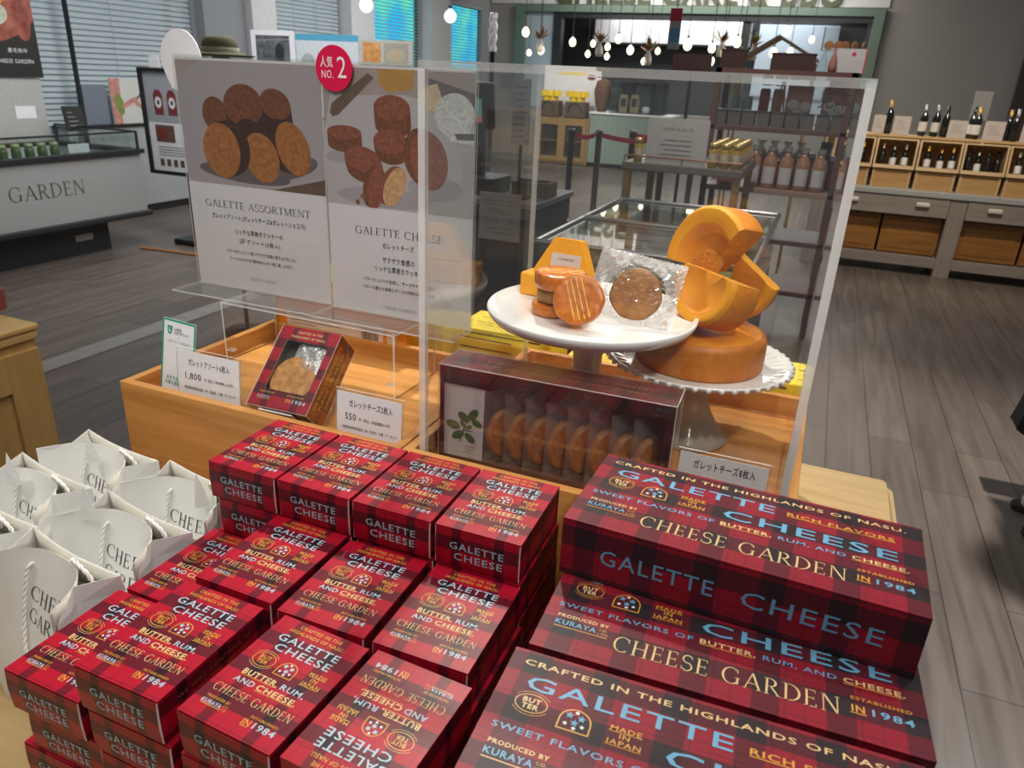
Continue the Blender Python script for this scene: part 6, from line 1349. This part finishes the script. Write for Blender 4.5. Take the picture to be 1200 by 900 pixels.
for k, (x, z, g) in enumerate(((-2.97, 1.86, 0), (-2.26, 1.84, 1), (-1.70, 1.77, 0), (-.93, 1.88, 0), (-.60, 1.86, 1))):
    t = thing('hanging_vase', '%s hanging glass vase with %s from the left in the far pendant cluster' % (cnt[k], 'green leaves' if g else 'dried flowers'), 'vase', (x, 8.0, z), 0, 'hanging glass vases'); MB().lathe([(0, -.10), (.035, -.10), (.042, -.07), (.04, -.02), (.018, .03), (.02, .06)], 16).build('glass', M_GLASSW, t)
    mb = MB()
    for q in range(16):
        a, e_ = r_.uniform(0, 6.28), r_.uniform(.3, 1.2); d_ = Vector((math.cos(a)*math.cos(e_)*.8, math.sin(a)*math.cos(e_)*.8, math.sin(e_))); L_ = r_.uniform(.10, .20); b_ = Vector((0, 0, .03)); s_ = d_.cross(Vector((0, 0, 1))).normalized()*.018; m__ = b_+d_*L_*.6
        mb.add([b_, m__+s_, b_+d_*L_, m__-s_], [[0, 1, 2, 3]], 1 if (g and q % 2) or q % 5 == 0 else 0)
    mb.build('foliage', [M_DRY, M_LEAFG], t); MB().tube([(0, 0, .06), (0, 0, 3.9-z)], .004, 6).build('cord', M_BLACK, t)

# ================================================================ RIGHT: WINE COUNTER
M_GRYW = wood('grey_washed_wood', (.20, .165, .14), (.29, .25, .215), 0, 5, .55); M_GRYV = wood('grey_washed_wood_upright', (.20, .165, .14), (.29, .25, .215), 2, 5, .55); M_BRW = wood('warm_brown_panel', (.20, .08, .015), (.34, .15, .03), 0, 5, .45)
t = thing('wine_counter', 'long grey-washed wine counter with drawers and brown lower panels', 'counter', (1.55, 6.7, 0))
MB().box((-1.35, -.02, .685), (1.55, .70, .735)).build('worktop', plain('grey_worktop', (.34, .34, .33), .45), t, .006)
MB().box((-1.30, .60, .10), (1.50, .66, .685)).build('back_panel', M_GRYW, t)
for x in (-1.30, -.18, .94): MB().box((x, 0, 0), (x+.13, .60, .685)).build('upright', M_GRYV, t, .003)
MB().box((1.40, 0, 0), (1.50, .60, .685)).build('upright', M_GRYV, t, .003)
MB().box((-1.30, .01, .08), (1.50, .62, .16)).build('bottom_rail', M_GRYW, t)
M_NICK = plain('pale_nickel', (.70, .66, .58), .35, .3)
for k, (x0, x1) in enumerate(((-1.17, -.18), (-.05, .94), (1.07, 1.40))):
    d = MB().box((x0+.004, -.006, .52), (x1-.004, .02, .68)).build('drawer', M_GRYW, t, .003)
    hs = ((x0+.21, 0), (x1-.21, 0)) if x1-x0 > .5 else ((x0+.16, 0),)
    for hx, _ in hs: MB().box((hx-.055, -.036, .60), (hx+.055, -.006, .640)).build('cup_pull', M_NICK, d, .012, 3)
    n_ = 2 if x1-x0 > .5 else 1
    for q in range(n_):
        a, b = x0+(x1-x0)*q/n_, x0+(x1-x0)*(q+1)/n_; mb = MB().box((a+.01, .10, .17), (b-.01, .12, .50)); mb.box((a+.05, .095, .21), (b-.05, .10, .46)); mb.build('lower_panel', M_BRW, t, .003)
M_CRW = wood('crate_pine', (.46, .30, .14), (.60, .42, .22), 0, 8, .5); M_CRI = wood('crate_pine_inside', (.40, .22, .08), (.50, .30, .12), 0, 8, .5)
M_BOT = plain('dark_bottle_glass', (.008, .010, .008), .12); M_LABW = plain('wine_label_white', (.66, .64, .60), .5); M_FOILG = plain('gold_foil', (.55, .32, .07), .35, .5); M_FOILS = plain('silver_foil', (.35, .35, .35), .35, .7); M_ROSEW = plain('rose_wine_label', (.60, .25, .32), .5)
def wine(label, loc, rot, foil, lab, grp, h=.30):
    t = thing('wine_bottle', label, 'bottle', loc, rot, grp); k = h/.30
    MB().lathe([(0, 0), (.033*k, 0), (.037*k, .006*k), (.037*k, .17*k), (.033*k, .195*k), (.018*k, .225*k), (.0145*k, .24*k), (.0145*k, .295*k), (0, .30*k)], 20).build('glass', M_BOT, t)
    MB().lathe([(.0155*k, .235*k), (.0155*k, .299*k), (0, .302*k)], 14).build('foil', foil, t)
    if lab: MB().lathe([(.0378*k, .045*k), (.0378*k, .135*k)], 20, 0, None, True, -PI+.2, -.2).build('label', lab, t)
    return t
cx_ = [.52, .862, 1.205, 1.545, 1.885, 2.225]
for k, x in enumerate(cx_):
    t = thing('wine_crate', '%s open pine wine crate from the left on the wine counter' % cnt[k], 'crate', (x, 6.74, .7355), 0, 'open pine crates on the wine counter'); W_ = .165; tl = Matrix.Translation((0, 0, .16)) @ Matrix.Rotation(-.30, 4, 'X')
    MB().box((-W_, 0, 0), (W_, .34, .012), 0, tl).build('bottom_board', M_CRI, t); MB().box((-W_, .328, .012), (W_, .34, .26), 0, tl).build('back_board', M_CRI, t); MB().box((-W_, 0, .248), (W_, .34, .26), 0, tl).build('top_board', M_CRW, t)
    for sx in (-W_, W_-.014): MB().box((sx, 0, .012), (sx+.014, .328, .248), 0, tl).build('side_board', M_CRW, t)
    MB().box((-W_, -.012, 0), (W_, 0, .03), 0, tl).build('front_lip', M_CRW, t)
    for q0 in (-W_+.01, W_-.03):
        V = [(q0+dx_, yy_, zz_) for dx_ in (0, .02) for yy_, zz_ in ((.012, 0), (.32, 0), (.32, .058), (.012, .153))]
        MB().add(V, [[0, 3, 2, 1], [4, 5, 6, 7], [0, 4, 7, 3], [1, 2, 6, 5], [0, 1, 5, 4], [3, 7, 6, 2]]).build('wedge_foot', M_CRW, t)
    MB().box((-W_+.03, .02, 0), (W_-.03, .03, .150)).build('riser_board', M_CRI, t)
    TW = Matrix.Translation((x, 6.74, .7355)) @ tl
    sets = [[(-.08, M_FOILG, None), (0, M_FOILG, M_ROSEW), (.08, M_FOILG, None)], [(-.10, M_FOILS, None), (-.01, M_FOILS, M_LABW), (.08, M_FOILS, M_LABW)], [(-.085, M_FOILG, M_LABW), (.02, M_FOILG, M_LABW), (.105, M_FOILG, M_LABW)], [(-.11, M_BOT, None), (-.035, M_FOILS, M_LABW), (.035, M_BOT, None), (.11, M_BOT, None)], [(-.08, M_FOILS, M_LABW), (.06, M_FOILG, M_LABW)], [(-.06, M_FOILS, M_LABW), (.07, M_BOT, None)]][k]
    for j, (bx_, fo, la) in enumerate(sets):
        M4 = TW @ Matrix.Translation((bx_, .055+.03*(j % 2), .0125)); e_ = (.30-.0, 0, 0)
        wine('%s dark wine bottle from the left inside the %s pine crate' % (cnt[j], cnt[k]), M4.to_translation(), (-.30, 0, 0), fo, la, 'bottles inside the pine crates', .215)
# ledge behind the crates carrying bottles and cards
t = thing('bottle_ledge', 'raised ledge behind the pine crates carrying upright bottles and cards', 'shelf', (1.55, 7.22, .7355)); MB().box((-1.3, .0, .40), (1.5, .20, .42)).build('board', M_CRW, t); MB().box((-1.3, .18, 0), (1.5, .20, .40)).build('back', M_CRW, t)
for x in (-1.28, 0, 1.46): MB().box((x, .0, 0), (x+.02, .18, .40)).build('bracket', M_CRW, t)
LZ = .7355+.4203
for k, (x, fo, la, h) in enumerate(((.775, M_FOILG, None, .29), (1.065, M_FOILS, M_LABW, .27), (1.165, M_FOILS, M_LABW, .27), (1.245, M_BOT, None, .26), (1.46, M_BOT, M_LABW, .27), (1.495, M_FOILG, M_LABW, .27), (1.745, M_FOILG, None, .26), (1.79, M_FOILS, None, .27))):
    wine('%s upright dark wine bottle from the left behind the pine crates' % cnt[k], (x, 7.29+.05*(k in (4, 6)), LZ), 0, fo, la, 'upright bottles behind the pine crates', h)
for k, (x, wd, h) in enumerate(((.70, .10, .16), (.89, .14, .16), (1.345, .15, .15), (1.63, .16, .16), (1.90, .12, .15))):
    t = thing('tasting_card', '%s white tasting card from the left behind the pine crates' % cnt[k], 'card', (x, 7.25, LZ), 0, 'white tasting cards'); mb = MB().box((-wd/2, 0, 0), (wd/2, .006, h))
    for q in range(4): mb.flat([(-wd*.3, h*.3+q*h*.14), (wd*.3-.01*q, h*.3+q*h*.14), (wd*.3-.01*q, h*.33+q*h*.14), (-wd*.3, h*.33+q*h*.14)], (0, -.0005, 0), (1, 0, 0), (0, 0, 1), 1)
    mb.build('sheet', [plain('card_pinkish', (.50, .46, .44), .5), M_GREYINK], t)
t = thing('clear_notice_holder', 'clear notice holder standing tall among the upright bottles', 'notice', (1.50, 7.38, LZ)); MB().box((-.07, 0, .16), (.07, .008, .40)).build('sheet', acrylic('grey_notice', (.8, .8, .8), .45, .05, (.42, .42, .42)), t); MB().box((-.006, 0, 0), (.006, .008, .16)).build('stem', M_STEEL, t)

# ================================================================ PERSON AT THE RIGHT EDGE
M_TROU = plain('black_trousers', (.012, .012, .014), .8); M_SHOE = plain('brown_sandal', (.10, .05, .03), .5); M_SOLE = plain('black_sole', (.01, .01, .01), .6); M_SOCK = plain('white_sock', (.7, .7, .68), .8); M_SKIN = plain('skin', (.55, .33, .23), .5, sss=.1); M_TOP = plain('dark_jacket', (.03, .03, .035), .8); M_HAIR = plain('dark_hair', (.012, .009, .008), .6)
def skin(name, verts, edges, radii, mat, parent, lv=2):
    me = bpy.data.meshes.new(name); me.from_pydata(verts, edges, []); o = bpy.data.objects.new(name, me); COL.objects.link(o); o.parent = parent; me.materials.append(mat)
    sk = o.modifiers.new('skin', 'SKIN'); sv = me.skin_vertices[0] if me.skin_vertices else None
    if sv is None:
        bm = bmesh.new(); bm.from_mesh(me); bm.verts.layers.skin.verify(); bm.to_mesh(me); bm.free(); sv = me.skin_vertices[0]
    for i, r in enumerate(radii): sv.data[i].radius = (r, r) if isinstance(r, (int, float)) else r; sv.data[i].use_root = (i == 0)
    sk.use_smooth_shade = True; sub = o.modifiers.new('sub', 'SUBSURF'); sub.levels = lv; sub.render_levels = lv; return o
t = thing('person', 'person in dark clothes at the right edge, only a sandal and bag corner showing', 'person', (1.450, 2.29, 0), math.radians(-90))
V = [(0, 0, .92), (0, 0, 1.08), (0, .01, 1.25), (0, .01, 1.40), (0, .0, 1.50), (0, -.02, 1.57), (0, -.03, 1.68), (.10, 0, .86), (.105, .0, .48), (.105, .02, .09), (.105, -.10, .045), (-.10, 0, .86), (-.105, .0, .48), (-.105, .02, .09), (-.105, -.10, .045), (.19, .01, 1.38), (.24, .02, 1.12), (.25, -.04, .88), (.25, -.06, .80), (-.19, .01, 1.38), (-.24, .02, 1.12), (-.25, -.04, .88), (-.25, -.06, .80)]
Ed = [(0, 1), (1, 2), (2, 3), (3, 4), (4, 5), (5, 6), (0, 7), (7, 8), (8, 9), (9, 10), (0, 11), (11, 12), (12, 13), (13, 14), (3, 15), (15, 16), (16, 17), (17, 18), (3, 19), (19, 20), (20, 21), (21, 22)]
Rr = [.13, .115, .125, .12, .05, .075, .09, .09, .062, .04, .035, .09, .062, .04, .035, .055, .042, .03, .03, .055, .042, .03, .03]
skin('body', V, Ed, Rr, M_SKIN, t)
skin('jacket', [(0, 0, .90), (0, 0, 1.08), (0, .01, 1.25), (0, .01, 1.40), (.19, .01, 1.38), (.24, .02, 1.12), (.25, -.04, .90), (-.19, .01, 1.38), (-.24, .02, 1.12), (-.25, -.04, .90)], [(0, 1), (1, 2), (2, 3), (3, 4), (4, 5), (5, 6), (3, 7), (7, 8), (8, 9)], [.15, .135, .145, .135, .07, .055, .045, .07, .055, .045], M_TOP, t)
skin('trousers', [(0, 0, .93), (.10, 0, .84), (.105, 0, .48), (.105, .02, .13), (-.10, 0, .84), (-.105, 0, .48), (-.105, .02, .13)], [(0, 1), (1, 2), (2, 3), (0, 4), (4, 5), (5, 6)], [.145, .105, .08, .065, .105, .08, .065], M_TROU, t)
MB().lathe([(0, .12), (.07, .10), (.105, .04), (.105, -.02), (.085, -.08)], 20, 0, Matrix.Translation((0, .005, 1.68))).build('hair', M_HAIR, t)
for sx in (-.105, .105):
    sh = MB().prism([(sx-.04, -.17), (sx-.02, -.20), (sx+.02, -.20), (sx+.04, -.17), (sx+.045, -.08), (sx+.035, .06), (sx, .085), (sx-.035, .06), (sx-.045, -.08)], 0, .025).build('shoe', M_SOLE, t, .006)
    MB().lathe([(.043, 0), (.044, .03), (.036, .055), (.02, .066), (0, .068)], 20, 0, Matrix.Translation((sx, -.06, .025)) @ Matrix.Scale(2.6, 4, (0, 1, 0))).build('sock', M_SOCK, sh)
    for yy in (-.13, -.085, -.02): MB().tube([(sx+.046*math.cos(PI*k/8), yy, .025+.052*math.sin(PI*k/8)) for k in range(9)], .010, 6).build('strap', M_SHOE, sh)
t = thing('black_bag', 'black bag carried at the right photo edge above the sandal', 'bag', (1.41, 2.565, .27)); MB().prism([(-.20, .02), (-.17, 0), (.16, 0), (.19, .02), (.15, .30), (-.15, .30)], -.06, .06, 0, Matrix(((1, 0, 0, 0), (0, 0, 1, 0), (0, 1, 0, 0), (0, 0, 0, 1)))).build('body', M_TROU, t, .012, 3); MB().tube([(.10*math.cos(PI*k/10), 0, .29+.22*math.sin(PI*k/10)) for k in range(11)], .010, 6).build('handle', M_TROU, t)
o = MB().tube([(-4.95, 3.86, .008), (-4.7, 3.89, .008), (-4.3, 3.92, .008), (-3.9, 3.95, .008)], .012, 6).build('orange_cable', plain('orange_cable', (.40, .17, .06), .5)); tag(o, 'orange cable cover on the floor beside the freezer', 'cable')
